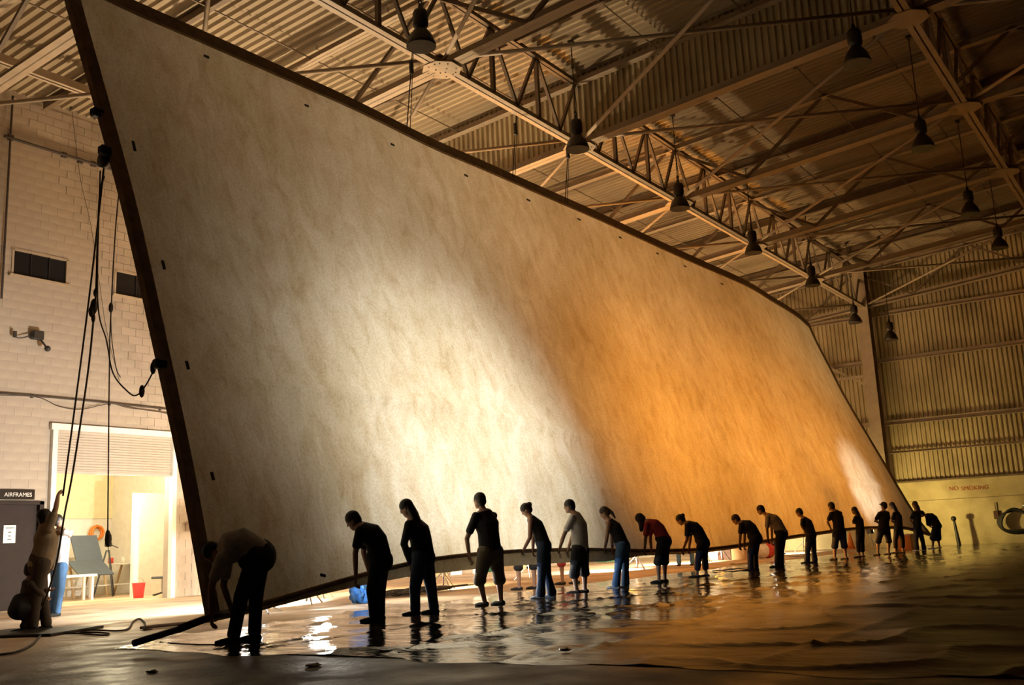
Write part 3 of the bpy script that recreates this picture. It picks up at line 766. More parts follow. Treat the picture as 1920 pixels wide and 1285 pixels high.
# rolled hem below the bottom edge
def hemr(s):
    x = s*lB
    P = [(0, .035), (2, .05), (3.5, .085), (5, .115), (7.5, .12), (10, .11), (10.8, .08), (11.5, .05), (15, .04), (33, .035)]
    for (a, ra), (b, rb) in zip(P, P[1:]):
        if x <= b: return ra+(rb-ra)*(x-a)/(b-a)
    return P[-1][1]
bm = B(); pts = []; rs = []
for i in range(121):
    s = i/120; r_ = hemr(s); pts.append(fB(s)+V3((0, .04, -r_))); rs.append(r_)
tube(bm, pts, rs, 12); obj('rolled_hem', bm, MT['canvas'], tcv, True, local=False)['label'] = 'grey rolled hem hanging under the bottom edge'
bm = B(); tube(bm, [fB(i/120)+V3((0, -.02, .0)) for i in range(121)], .035, 8); obj('bottom_cord', bm, MT['border'], tcv, True, local=False)['label'] = 'dark batten along the bottom edge'
a = px(248, 1208, 1, 8.35); a.z = .06; a = px(248, 1208, 2, .06); a = px(250, 1207, 1, 9.35)
b = px(335, 1180, 1, 9.3); c_ = px(395, 1157, 1, 9.28)
bm = B(); tube(bm, [a, b], .036, 10); obj('pole_end', bm, MT['poleblue'], tcv, True, local=False)['label'] = 'blue wrapped pole end sticking out of the hem'
bm = B(); tube(bm, [b, c_, px(432, 1150, 1, 9.33)], .042, 10); obj('pole', bm, MT['polebr'], tcv, True, local=False)['label'] = 'brown pole in the near end of the hem'
# sewn slots near the edges
for (x, y, dx, dy) in [(250, 275, 4, 18), (305, 498, 4, 16), (350, 686, 4, 15), (397, 894, 4, 15), (604, 1080, 9, 2), (386, 107, 9, 4), (574, 199, 7, 3), (735, 272, 6, 3), (873, 330, 6, 3), (990, 376, 6, 3), (1085, 412, 5, 3), (1162, 446, 4, 2), (1232, 476, 4, 2), (1284, 500, 4, 2), (1353, 533, 4, 2), (1690, 984, 4, 1)]:
    P = []
    for sx in (-.5, .5):
        r = (FW*F+RT*(x+dx*sx-960)-UP*(y+dy*sx-642.5)).normalized()
        h_ = bvh.ray_cast(CAM, r)
        if h_[0] is not None: P.append(h_[0])
    if len(P) == 2:
        bm = B(); bar(bm, P[0]+NRM*.015, P[1]+NRM*.015, .035, .02, NRM); obj('slot', bm, MT['black'], tcv, local=False)
# side fittings where ropes are tied
for (x, y) in ((197, 283), (300, 683), (182, 212)):
    s_ = px(x, y, 1, {283: 11.25, 683: 10.2, 212: 11.45}[y])
    bm = B(); box(bm, s_, (.16, .12, .12), bev=.02); obj('cleat', bm, MT['black'], tcv, local=False)

# ropes from the left edge to the hauling crew
def rope(lab, pts, r=.012, knots=()):
    P = [px(x, y, 1, Y) for x, y, Y in pts]
    t = empty('rope', P[0], lab, 'rope')
    bm = B(); tube(bm, spline([p-P[0] for p in P], 8), r, 6); obj('line', bm, MT['rope'], t, True)
    for x, y, Y, s in knots:
        q = px(x, y, 1, Y)-P[0]; bm = B(); bmesh.ops.create_uvsphere(bm, u_segments=8, v_segments=6, radius=s, matrix=Matrix.Translation(q) @ Matrix.Diagonal((.7, .7, 1.6, 1))); obj('knot', bm, MT['rope'], t, True)
    return t
rope('taut dark rope from the canvas edge to the raised hand of the crew', [(198, 285, 11.3), (167, 560, 12.0), (118, 930, 13.2)], .013)
rope('dark rope with a hook fitting, running down past the crew to the floor', [(195, 330, 11.4), (186, 380, 11.6), (180, 545, 12.0), (176, 592, 12.1), (166, 690, 12.4), (150, 800, 12.8), (134, 900, 13.0), (121, 965, 13.2), (105, 1060, 13.3), (80, 1140, 13.4)], .014,
     [(179, 549, 12.0, .04), (176, 575, 12.1, .07), (171, 584, 12.1, .05), (175, 597, 12.1, .04)])
rope('thin plumb rope hanging in front of the roller door', [(250, 170, 13.0), (221, 380, 13.0), (208, 590, 13.0), (205, 700, 13.0), (202, 1000, 13.0)], .010, [(208, 577, 13.0, .05), (202, 1004, 13.0, .05), (203, 1012, 13.0, .07)])
rope('slack rope looping from the hoist to the middle of the left edge', [(188, 320, 11.4), (183, 560, 12.0), (200, 640, 11.8), (212, 700, 11.5), (240, 735, 11.0), (257, 741, 10.7), (275, 720, 10.4), (293, 685, 10.25)], .010, [(266, 734, 10.6, .05), (287, 690, 10.3, .05)])
rope('short doubled line beside the plumb rope', [(208, 600, 12.99), (210, 640, 12.95), (218, 690, 12.9), (226, 708, 12.9)], .007)
t = empty('pulley_block', px(196, 300, 1, 11.35), 'dark pulley block at the upper left edge of the canvas', 'pulley')
obj('sheave', lathe(B(), [(.02, -.04), (.11, -.04), (.11, .04), (.02, .04)], (0, 0, 0), 14, V3((1, 0, 0))), MT['dark'], t, True)
bm = B(); box(bm, (0, 0, .1), (.1, .05, .2)); obj('cheek', bm, MT['dark'], t)
# hoist lines from canvas top to the truss
for x, y, Y, z in ((760, 140, 11.9, 10.5), (1055, 300, 11.9, 10.5), (960, 330, 12.05, 10.5)):
    p = px(x, y, 1, Y)
    q = V3((p.x, Y, 9.0)); 
    t = empty('hoist_line', q, 'thin hoist line from the canvas top, %s' % {760: 'by the nearest bell lamp', 1055: 'by the second bell lamp', 960: 'in front of the ribbed curtain'}[x], 'rope', 'hoist lines above the canvas')
    bm = B(); tube(bm, [(0, 0, -.05), (0, -.2, 1.55)], .012, 6); tube(bm, [(.1, 0, -.05), (.03, -.2, 1.55)], .008, 6); obj('line', bm, MT['rope'], t)
    bm = B(); box(bm, (0, -.16, 1.2), (.08, .08, .3), bev=.02); obj('clamp', bm, MT['dark'], t)

# ------------------------------------------------------------------ wet plastic sheet on the floor
def sheetz(x, y):
    n = noise.noise(V3((x*.9+y*.25, y*.35, 0)))
    rdg = max(0, 1-abs(noise.noise(V3((x*.55-y*.3, y*.5+x*.2, 3)))*9))
    n2 = noise.noise(V3((x*2.6, y*2.0+x, 7)))
    z = .010+.004*n+.030*rdg**2+.006*n2
    # long lap seams
    for k in range(7):
        c = 1.2+k*1.75+.05*math.sin(x*.4+k)
        z += .016*math.exp(-((y-c)/.05)**2)
    return z
bm = B(); X0, X1, Y0, Y1 = 6.9, 45.8, .4, 11.3
xs = []; x = X0
while x < X1: xs.append(x); x += .05+.012*(x-X0)
xs.append(X1); NY = 150
def yb(x, f):
    top = Y1-.35*math.exp(-(x-X0)/2.5)*3+.12*math.sin(x*1.7)
    return -4.5*min(1, (x-X0)/18)+Y0+(top-(-4.5*min(1, (x-X0)/18)+Y0))*f
g = []
for i, x in enumerate(xs):
    col_ = []
    for j in range(NY+1):
        y = yb(x, j/NY); xx = x
        if i < 4: pass
        if i == 0: xx = x+.12*math.sin(y*2.1)+.07*math.sin(y*5.3)
        col_.append(bm.verts.new((xx, y, max(.003, sheetz(x, y))*min(1, .25+i*.12))))
    g.append(col_)
for a_, b_ in zip(g, g[1:]):
    for j in range(NY): bm.faces.new((a_[j], b_[j], b_[j+1], a_[j+1]))
o = obj('plastic_sheet', bm, MT['sheet'], None, True)
tag(o, 'wet dark plastic sheeting spread under the people with wrinkles and puddles', 'sheet')

# ------------------------------------------------------------------ people
def loft(bm, P, ra, rb, side, n=14):
    """closed tube with elliptical sections: ra along side, rb across"""
    P = [V3(p) for p in P]; m = len(P); side = V3(side); rings = []
    ra = list(ra) if isinstance(ra, (list, tuple)) else [ra]*m; rb = list(rb) if isinstance(rb, (list, tuple)) else [rb]*m
    def fr(i):
        t = (P[min(i+1, m-1)]-P[max(i-1, 0)]).normalized()
        s = side-t*side.dot(t)
        if s.length < 1e-3: s = t.orthogonal()
        s.normalize(); return t, s, t.cross(s)
    seq = []
    t, s, q = fr(0)
    for k in (1, .8, .45): seq.append((P[0]-t*rb[0]*.7*math.sin(math.acos(1-k*.999)) if False else P[0]-t*rb[0]*.75*k, ra[0]*math.sqrt(1-(k*.97)**2), rb[0]*math.sqrt(1-(k*.97)**2), s, q))
    for i in range(m):
        t, s, q = fr(i); seq.append((P[i], ra[i], rb[i], s, q))
    t, s, q = fr(m-1)
    for k in (.45, .8, 1): seq.append((P[-1]+t*rb[-1]*.75*k, ra[-1]*math.sqrt(1-(k*.97)**2), rb[-1]*math.sqrt(1-(k*.97)**2), s, q))
    for c, a, b, s, q in seq:
        rings.append([bm.verts.new(c+s*math.cos(2*math.pi*k/n)*a+q*math.sin(2*math.pi*k/n)*b) for k in range(n)])
    for A_, B_ in zip(rings, rings[1:]):
        for k in range(n): bm.faces.new((A_[k], A_[(k+1) % n], B_[(k+1) % n], B_[k]))
    bm.faces.new(rings[0][::-1]); bm.faces.new(rings[-1])

def ell(bm, c, r, rot=None, u=16, v=12):
    m = Matrix.Translation(c) @ (rot.to_4x4() if rot else Matrix.Identity(4)) @ Matrix.Diagonal((r[0], r[1], r[2], 1))
    bmesh.ops.create_uvsphere(bm, u_segments=u, v_segments=v, radius=1, matrix=m)

def remesh(name, bm, vox, material, parent, smooth=3):
    bmesh.ops.recalc_face_normals(bm, faces=bm.faces)
    me = bpy.data.meshes.new(name); bm.to_mesh(me); bm.free()
    o = bpy.data.objects.new(name, me); C.objects.link(o)
    md = o.modifiers.new('r', 'REMESH'); md.mode = 'VOXEL'; md.voxel_size = vox
    if smooth:
        md = o.modifiers.new('s', 'SMOOTH'); md.factor = .5; md.iterations = smooth
    dg = bpy.context.evaluated_depsgraph_get(); ev = o.evaluated_get(dg)
    nm = bpy.data.meshes.new_from_object(ev); o.modifiers.clear(); o.data = nm; bpy.data.meshes.remove(me)
    nm.name = name; nm.materials.clear(); nm.materials.append(material)
    for p in nm.polygons: p.use_smooth = True
    o.parent = parent; return o

def hemY(x):
    Q = [(p[0], Y) for p, Y in BOTP]
    for (a_, ya), (b_, yb_) in zip(Q, Q[1:]):
        if x <= b_: return ya+(yb_-ya)*max(0, (x-a_)/(b_-a_))
    return Q[-1][1]

def person(label, sk, s=1.0, a=0.0, top='black', legs='black', legw='trousers', sleeves='short', shoes='shoe', hair='short', haircol='hairb', skin='skin',
           vox=.013, hands=None, wide=1.0, face=(-1, -.4), cap=False, strap=False, flare=1.0, beltcol=None):
    """sk: dict of joints as photograph pixels, on the upright plane through the feet that faces the camera"""
    foot = px(sk['foot'][0], sk['foot'][1], 2, 0) if 'anchor' not in sk else V3(sk['anchor'])
    if hands == 'hem': foot = foot*((hemY(sk['foot'][0])-.38)/foot.y)
    h = V3((foot.x-CAM.x, foot.y-CAM.y, 0)).normalized(); rr = V3((h.y, -h.x, 0))
    near = -h*math.cos(a)-rr*math.sin(a); fdir = -rr*math.cos(a)+h*math.sin(a)
    up = V3((0, 0, 1))
    def P(q, off=0):
        if len(q) == 3: return V3(q)-foot+near*off
        r = FW*F+RT*(q[0]-960)-UP*(q[1]-642.5); t = (foot-CAM).dot(h)/r.dot(h)
        return CAM+r*t-foot+near*off
    t = empty('person', foot, label, 'person', 'people carrying the canvas' if hands == 'hem' else None)
    hip = P(sk['hip']); sh = P(sk['sh']); hd = P(sk['head'])
    tdir = (sh-hip).normalized(); tl = (sh-hip).length
    back = near.cross(tdir); back.normalize()
    if back.dot(fdir) > 0: back = -back
    mid = (hip+sh)/2+back*(sk.get('arch', .03))
    W = s*wide
    fx, fz = face; fd = (fdir*(-fx)+up*(-fz)*-1).normalized() if False else (fdir*abs(fx)+up*fz).normalized()
    if fx > 0: fd = (-fdir*abs(fx)+up*fz).normalized()
    # legs
    lg = []
    for key, sg_ in (('n', 1), ('f', -1)):
        kn = P(sk['k'+key], .09*sg_*s); an = P(sk['a'+key], .085*sg_*s)
        lift = sk.get('lift'+key, 0)
        an.z = .085*s+lift
        hp = hip+near*.085*sg_*W
        td = fdir if 'toe' not in sk else (fdir*sk['toe'][0]+near*sk['toe'][1]*sg_).normalized()
        lg.append((hp, kn, an, td, lift))
    def interp(a_, b_, f): return a_.lerp(b_, f)
    def legtube(bm, l, inf, end=1.0, r=None, fl=1.0):
        hp, kn, an, td, lift = l
        pts = [hp+(hp-kn).normalized()*.02, interp(hp, kn, .35), interp(hp, kn, .75), kn, interp(kn, an, .3), interp(kn, an, .7), an]
        rad = [.098*W, .086*s, .066*s, .057*s, .053*s, .040*s, .036*s]
        if r: rad = r
        tot = end*6; k = int(tot)
        pp = pts[:k+1]; rd = [x+inf for x in rad[:k+1]]
        if k < 6:
            f = tot-k
            if f > .05: pp.append(interp(pts[k], pts[k+1], f)); rd.append(rad[k]*(1-f)+rad[k+1]*f+inf)
        rd[-1] *= fl
        if fl != 1 and len(rd) > 2: rd[-2] *= (1+fl)/2
        loft(bm, pp, rd, rd, near, 12)
    bm = B()
    for l in lg:
        legtube(bm, l, 0)
        hp, kn, an, td, lift = l
        loft(bm, [an-td*.03+up*-.03*s, an+td*.06*s-up*.04*s, an+td*.15*s-up*.055*s], [.034*s, .042*s, .03*s], [.034*s, .03*s, .018*s], near, 10)
    # torso
    P0 = hip-tdir*.03; low = hip.lerp(sh, .22)+back*sk.get('arch', .03)*.5; ch = hip.lerp(sh, .72)+back*sk.get('arch', .03)*.7
    tor = [P0, low, mid, ch, sh]
    TA = [.150*W, .140*W, .135*W, .165*W, .13*W]; TB = [.122*W, .122*W, .120*W, .132*W, .085*W]
    loft(bm, tor, TA, TB, near, 16)
    ell(bm, hip+back*.035*s-tdir*.015, (.12*W, .11*W, .115*W))
    nk = hd-fd*.01-up*.06*s
    loft(bm, [sh-tdir*.02, sh.lerp(hd, .45), hd-fd*.02*s], [.062*s, .053*s, .05*s], [.062*s, .053*s, .05*s], near, 10)
    # head
    hu = (up+tdir*.35-(fd*up.dot(fd))).normalized(); hu = (hu-fd*hu.dot(fd)).normalized()
    hr = fd.cross(hu); HR = Matrix((fd, hr, hu)).transposed()
    def H(x, y, z): return hd+(fd*x+hr*y+hu*z)*s
    ell(bm, H(-.005, 0, .02), (.098*s, .077*s, .100*s), HR); ell(bm, H(.025, 0, -.045), (.062*s, .058*s, .070*s), HR)
    loft(bm, [H(.085, 0, .01), H(.105, 0, -.018)], .011*s, .011*s, hr, 8); ell(bm, H(.083, 0, -.058), (.012*s, .024*s, .011*s), HR); ell(bm, H(.066, 0, -.092), (.022*s, .024*s, .018*s), HR)
    for q in (-1, 1): ell(bm, H(-.005, q*.077, -.01), (.02*s, .008*s, .032*s), HR, 8, 6)
    # arms
    arms = []
    for key, sg_ in (('n', 1), ('f', -1)):
        S_ = sh+near*.165*sg_*W-tdir*.035
        hk = 'h'+key
        if hk in sk: Hn = P(sk[hk]) if len(sk[hk]) == 2 else V3(sk[hk])-foot
        else: Hn = None
        if hands == 'hem':
            q = sk['hn']; z_ = px(q[0], q[1], 1, hemY(q[0])-.07)-foot
            if key == 'n': Hn = z_
            else:
                Hn = P(sk['hf']) if 'hf' in sk else z_+V3((.30, 0, 0))
        E = P(sk['el'], .16*sg_*W) if key == 'n' or 'ef' not in sk else P(sk['ef'], -.16*W)
        if key == 'f' and 'ef' not in sk: E = (S_+Hn)/2+(E-near*E.dot(near)-((S_+Hn)/2-near*((S_+Hn)/2).dot(near)))*.6
        # keep arm lengths human
        Lu, Lf = .295*s, .27*s
        d_ = Hn-S_; mx_ = Lu+Lf
        if d_.length > mx_*1.3 and not sk.get('free'): Hn = S_+d_.normalized()*mx_*1.3
        arms.append((S_, E, Hn))
        ua = (E-S_).normalized(); fa = (Hn-E).normalized()
        loft(bm, [S_, S_.lerp(E, .5), E, E.lerp(Hn, .35), Hn], [.052*s, .044*s, .038*s, .036*s, .025*s], [.052*s, .044*s, .038*s, .036*s, .025*s], near, 10)
        # hand: palm, four unequal bent fingers, thumb
        hdv = (fa+V3((0, 0, -.35))).normalized(); ps = near-hdv*near.dot(hdv); ps.normalize(); pn = hdv.cross(ps)
        if pn.dot(fdir) < 0: pn = -pn
        curl = -pn
        pm = Hn+hdv*.05*s
        loft(bm, [Hn, pm, Hn+hdv*.085*s], [.028*s, .040*s, .038*s], [.02*s, .017*s, .014*s], ps, 10)
        for k, (o_, L1) in enumerate(((.032, .072), (.011, .082), (-.011, .077), (-.032, .06))):
            b0 = Hn+hdv*.08*s+ps*o_*s; b1 = b0+(hdv*.8+curl*.45).normalized()*L1*.5*s; b2 = b1+(hdv*.25+curl).normalized()*L1*.5*s
            loft(bm, [b0-hdv*.02*s, b0, b1, b2], [.010*s, .010*s, .0095*s, .0085*s], [.010*s, .010*s, .0095*s, .0085*s], ps, 8)
        b0 = Hn+hdv*.03*s+ps*.03*s; b1 = b0+(ps*.8+hdv*.6).normalized()*.035*s; b2 = b1+(hdv+curl*.4).normalized()*.03*s
        loft(bm, [b0-ps*.02*s, b0, b1, b2], [.013*s, .013*s, .011*s, .010*s], [.013*s, .013*s, .011*s, .010*s], pn, 8)
    remesh('body', bm, vox, MT[skin], t, 2)
    # eyes
    for q in (-1, 1):
        bm = B(); ell(bm, H(.083, q*.030, .004), (.012*s, .013*s, .009*s), HR, 8, 6); o = obj('eye', bm, MT['eye'], t, True)
    # hair
    bm = B()
    ell(bm, H(-.016, 0, .033), (.104*s, .086*s, .098*s), HR)
    ell(bm, H(-.045, 0, -.01), (.070*s, .080*s, .085*s), HR)
    if hair in ('long', 'verylong'):
        L1 = .30 if hair == 'long' else .42
        hb = H(-.05, 0, 0); dn = (V3((0, 0, -1))*.8-tdir*.5+back*.35).normalized()
        loft(bm, [hb, hb+dn*.12*s+back*.02, hb+dn*L1*.7*s+back*.03, hb+dn*L1*s+back*.03], [.085*s, .095*s, .085*s, .05*s], [.065*s, .065*s, .05*s, .03*s], near, 12)
    if hair == 'hang':      # hair falling forward round the face
        loft(bm, [H(0, 0, .03), H(-.01, 0, -.03)+V3((0, 0, -.05)), H(.02, 0, -.02)+V3((0, 0, -.2))], [.088*s, .088*s, .05*s], [.09*s, .085*s, .04*s], near, 12)
    if hair == 'bun': ell(bm, H(-.11, 0, .03), (.05*s, .05*s, .05*s), HR)
    if hair == 'pony': loft(bm, [H(-.10, 0, .02), H(-.13, 0, -.08), H(-.12, 0, -.2)], [.03*s, .035*s, .02*s], [.03*s, .035*s, .02*s], near, 10)
    if cap:
        remesh('hair', bm, .012, MT[haircol], t, 1); bm = B()
        ell(bm, H(-.005, 0, .05), (.112*s, .092*s, .085*s), HR); loft(bm, [H(.06, 0, .055), H(.13, 0, .06), H(.165, 0, .052)], [.075*s, .07*s, .045*s], [.012*s, .01*s, .008*s], hr, 12)
        remesh('cap', bm, .011, CL['black'], t, 1)
    else: remesh('hair', bm, .012, MT[haircol], t, 1)
    # shirt
    bm = B(); inf = .016
    low_ = hip-tdir*.02 if not sk.get('crop') else hip.lerp(sh, .18)
    loft(bm, [low_, low, mid, ch, sh-tdir*.015], [.150*W+inf+.004, TA[1]+inf, TA[2]+inf, TA[3]+inf, TA[4]+inf*.6], [.126*W+inf+.004, TB[1]+inf, TB[2]+inf, TB[3]+inf, TB[4]+inf*.6], near, 16)
    if sleeves != 'none':
        for S_, E, Hn in arms:
            if sleeves == 'short': loft(bm, [S_+(S_-E).normalized()*.005, S_.lerp(E, .35), S_.lerp(E, .68)], [.064*s, .062*s, .064*s], [.064*s, .062*s, .064*s], near, 12)
            else: loft(bm, [S_, S_.lerp(E, .5), E, E.lerp(Hn, .4), E.lerp(Hn, .88)], [.064*s, .058*s, .054*s, .050*s, .040*s], [.064*s, .058*s, .054*s, .050*s, .040*s], near, 12)
    remesh('shirt', bm, .015, CL[top], t, 3)
    # lower garment
    bm = B(); inf = .018
    if sk.get('crouch'): pass
    loft(bm, [hip-tdir*.06, hip+tdir*.03, hip+tdir*.10], [.155*W+inf*.6, .153*W+inf*.6, .142*W+inf*.5], [.128*W+inf*.6, .126*W+inf*.6, .122*W+inf*.5], near, 16)
    ell(bm, hip+back*.035*s-tdir*.015, (.13*W, .12*W, .125*W))
    for l in lg:
        if legw == 'shorts': legtube(bm, l, .030, .53, fl=1.22)
        elif legw == 'capri': legtube(bm, l, .020, .80, fl=1.15)
        elif legw == 'skirt': legtube(bm, l, .045, .50, fl=1.3)
        else:
            rr_ = [.100*W, .092*s, .076*s, .068*s, .060*s, .058*s, .060*s]
            legtube(bm, l, .014, .985, rr_, fl=flare)
    remesh('shorts' if legw in ('shorts', 'skirt') else 'trousers', bm, .016, CL[legs], t, 3)
    # shoes
    for hp, kn, an, td, lift in lg:
        bm = B(); z_ = -up*.045*s
        loft(bm, [an-td*.05*s+z_, an+td*.03*s+z_, an+td*.12*s-up*.052*s, an+td*.18*s-up*.058*s], [.036*s, .045*s, .048*s, .034*s], [.038*s, .040*s, .030*s, .020*s], near, 12)
        remesh('shoe', bm, .011, CL[shoes], t, 1)
    return t

def zz(ox, oy, sc): return lambda x, y: (ox+x/sc, oy+y/sc)
a2, a3, a4, a5, a6 = zz(360, 880, 3.1725), zz(720, 880, 3.57), zz(1040, 880, 4.283), zz(1340, 880, 5.14), zz(1600, 860, 4.76)
# the line of people holding the hem, from the near end to the far end
person('bent man in grey shirt and baggy dark trousers at the near canvas corner', dict(foot=a2(290, 1040), head=a2(128, 500), sh=a2(178, 520), hip=a2(395, 520), arch=.15, kn=a2(300, 760), an=a2(255, 1000), kf=a2(375, 745), af=a2(365, 985),
       el=a2(135, 700), hn=a2(118, 880), hemy=9.3), 1.04, .15, 'grey', 'charcoal', 'trousers', 'short', 'shoe', wide=1.28, hands='hem', vox=.011, face=(-.35, -1))
person('dark-clothed young man bending over the hem, second from the near end', dict(foot=a2(1095, 925), head=a2(958, 306), sh=a2(1005, 350), hip=a2(1118, 545), arch=.09, kn=a2(1078, 725), an=a2(1092, 890), kf=a2(1112, 720), af=a2(1112, 885),
       el=a2(985, 500), hn=a2(975, 655)), 1.02, .15, 'black', 'black', wide=1.12, hands='hem', vox=.011, face=(-1, -.75))
person('woman with long dark hair in dark clothes, third from the near end', dict(foot=a3(250, 985), head=a3(150, 262), sh=a3(195, 350), hip=a3(262, 590), arch=.04, kn=a3(222, 790), an=a3(225, 960), kf=a3(300, 790), af=a3(322, 955),
       el=a3(165, 500), hn=a3(180, 640)), 1.03, .35, 'black', 'darkdenim', wide=1.12, hands='hem', hair='verylong', vox=.011, face=(-1, -.6), sleeves='long')
person('tall man with short hair in dark tee and knee-length shorts, back to the camera', dict(foot=a3(705, 925), head=a3(638, 212), sh=a3(672, 295), hip=a3(712, 560), arch=.02, kn=a3(668, 740), an=a3(700, 900), kf=a3(745, 740), af=a3(757, 895),
       el=a3(612, 465), hn=a3(572, 585)), 1.04, .75, 'black', 'khaki', 'shorts', wide=1.16, hands='hem', vox=.011, face=(-1, -.1))
person('slim woman in tank top and flared trousers with hair tied up, stepping', dict(foot=a3(1080, 880), head=a3(952, 275), sh=a3(985, 330), hip=a3(1068, 510), arch=.03, kn=a3(1060, 700), an=a3(1055, 870), kf=a3(1085, 700), af=a3(1120, 850),
       el=a3(985, 460), hn=a3(932, 545)), .95, .15, 'black', 'darkdenim', wide=.9, hands='hem', hair='bun', sleeves='none', shoes='whiteshoe', vox=.011, flare=1.25, face=(-1, -.9))
person('man in light grey tee and dark knee shorts stepping forward', dict(foot=a3(1310, 850), head=a3(1240, 250), sh=a3(1282, 310), hip=a3(1312, 545), arch=.03, kn=a3(1285, 700), an=a3(1300, 825), kf=a3(1330, 690), af=a3(1335, 820),
       el=a3(1228, 440), hn=a3(1172, 545)), 1.0, .35, 'grey', 'black', 'shorts', wide=1.1, hands='hem', vox=.011, face=(-1, -.25))
person('woman with tied hair in dark tank top and wide pale-lit jeans', dict(foot=a4(530, 965), head=a4(400, 352), sh=a4(440, 420), hip=a4(545, 615), arch=.03, kn=a4(520, 760), an=a4(500, 940), kf=a4(560, 760), af=a4(562, 940),
       el=a4(432, 555), hn=a4(402, 645)), .96, .2, 'black', 'denim', wide=.98, hands='hem', hair='pony', haircol='hairbr', sleeves='none', shoes='whiteshoe', flare=1.2, face=(-1, -.6))
person('person in red shirt and dark knee shorts with hair falling over the face', dict(foot=a4(855, 925), head=a4(688, 402), sh=a4(745, 430), hip=a4(878, 575), arch=.08, kn=a4(838, 740), an=a4(845, 895), kf=a4(875, 740), af=a4(880, 890),
       el=a4(742, 565), hn=a4(722, 650)), .96, .2, 'red', 'black', 'shorts', wide=1.05, hands='hem', hair='hang', face=(-.8, -1))
person('woman in black top and cropped trousers bending right of the one in the red shirt', dict(foot=a4(1170, 885), head=a4(1010, 408), sh=a4(1070, 440), hip=a4(1190, 590), arch=.07, kn=a4(1158, 725), an=a4(1150, 860), kf=a4(1198, 725), af=a4(1212, 860),
       el=a4(1075, 565), hn=a4(1032, 645)), .97, .2, 'navy', 'navy', 'capri', wide=1.02, hands='hem', hair='bun', face=(-1, -.9))
person('dark-clothed man bending deeply, the tenth from the near end', dict(foot=a5(350, 1000), head=a5(203, 487), sh=a5(262, 525), hip=a5(392, 665), arch=.08, kn=a5(350, 820), an=a5(355, 970), kf=a5(380, 820), af=a5(392, 970),
       el=a5(262, 645), hn=a5(240, 738)), 1.02, .2, 'navy', 'navy', wide=1.1, hands='hem', vox=.015, face=(-1, -.7))
person('man in mottled light shirt and dark jeans bending with head raised', dict(foot=a5(615, 965), head=a5(442, 395), sh=a5(515, 455), hip=a5(642, 620), arch=.07, kn=a5(612, 780), an=a5(610, 935), kf=a5(635, 780), af=a5(638, 940),
       el=a5(520, 590), hn=a5(515, 705)), 1.03, .2, 'lilac', 'navy', wide=1.1, hands='hem', vox=.015, face=(-1, -.4))
person('short-haired person in dark tee and flared dark trousers, twelfth in the line', dict(foot=a5(930, 950), head=a5(815, 420), sh=a5(860, 480), hip=a5(928, 630), arch=.04, kn=a5(905, 780), an=a5(905, 920), kf=a5(945, 780), af=a5(960, 925),
       el=a5(862, 560), hn=a5(872, 635)), .98, .3, 'navy', 'navy', wide=1.0, hands='hem', vox=.015, flare=1.2, face=(-1, -.5))
person('tall upright man in dark shirt and long shorts with bare shins', dict(foot=a5(1215, 885), head=a5(1122, 360), sh=a5(1165, 415), hip=a5(1200, 600), arch=.03, kn=a5(1178, 740), an=a5(1180, 865), kf=a5(1228, 740), af=a5(1248, 865),
       el=a5(1130, 510), hn=a5(1120, 600)), 1.04, .7, 'black', 'navy', 'shorts', wide=1.1, hands='hem', vox=.015, face=(-1, -.1))
person('slim woman with long hair and cropped dark trousers, right of the tall man in shorts', dict(foot=a5(1405, 870), head=a5(1345, 400), sh=a5(1375, 455), hip=a5(1402, 595), arch=.03, kn=a5(1390, 720), an=a5(1405, 850), kf=a5(1410, 720), af=a5(1420, 850),
       el=a5(1355, 520), hn=a5(1368, 580), hemy=9.6), .93, .4, 'navy', 'navy', 'capri', wide=.95, hands='hem', hair='verylong', vox=.015, face=(-1, -.2))
person('upright man in a peaked cap and dark shorts', dict(foot=a6(255, 865), head=a6(272, 425), sh=a6(270, 480), hip=a6(272, 625), arch=.01, kn=a6(240, 735), an=a6(238, 850), kf=a6(300, 735), af=a6(300, 850),
       el=a6(228, 560), hn=a6(205, 610), hemy=9.45), 1.02, .7, 'navy', 'navy', 'shorts', wide=1.12, hands='hem', cap=True, vox=.015, face=(-1, .05))
person('woman with long hair and cropped trousers just behind the man in the cap', dict(foot=a6(415, 850), head=a6(345, 422), sh=a6(382, 480), hip=a6(402, 620), arch=.03, kn=a6(385, 730), an=a6(388, 835), kf=a6(430, 730), af=a6(435, 835),
       el=a6(360, 560), hn=a6(350, 610), hemy=9.35), .96, .4, 'black', 'black', 'capri', wide=1.0, hands='hem', hair='verylong', vox=.015, face=(-1, -.4))
person('person with long brown hair, dark flared trousers and white shoes by the canvas corner', dict(foot=a6(600, 830), head=a6(548, 412), sh=a6(560, 475), hip=a6(572, 620), arch=.02, kn=a6(572, 730), an=a6(580, 815), kf=a6(605, 730), af=a6(622, 815),
       el=a6(530, 555), hn=a6(522, 610), hemy=9.25), .96, .5, 'navy', 'navy', wide=.98, hands='hem', hair='long', haircol='hairbr', shoes='whiteshoe', vox=.015, flare=1.2, face=(-1, -.1))
person('last person of the line, bent double in a dark coat with white socks', dict(foot=a6(740, 825), head=a6(610, 495), sh=a6(655, 510), hip=a6(745, 600), arch=.10, kn=a6(715, 715), an=a6(712, 800), kf=a6(752, 715), af=a6(770, 805),
       el=a6(668, 590), hn=a6(690, 655), hemy=9.1), .98, .1, 'navy', 'navy', 'skirt', wide=1.1, hands='hem', sleeves='long', shoes='whiteshoe', vox=.015, face=(-1, -.8))

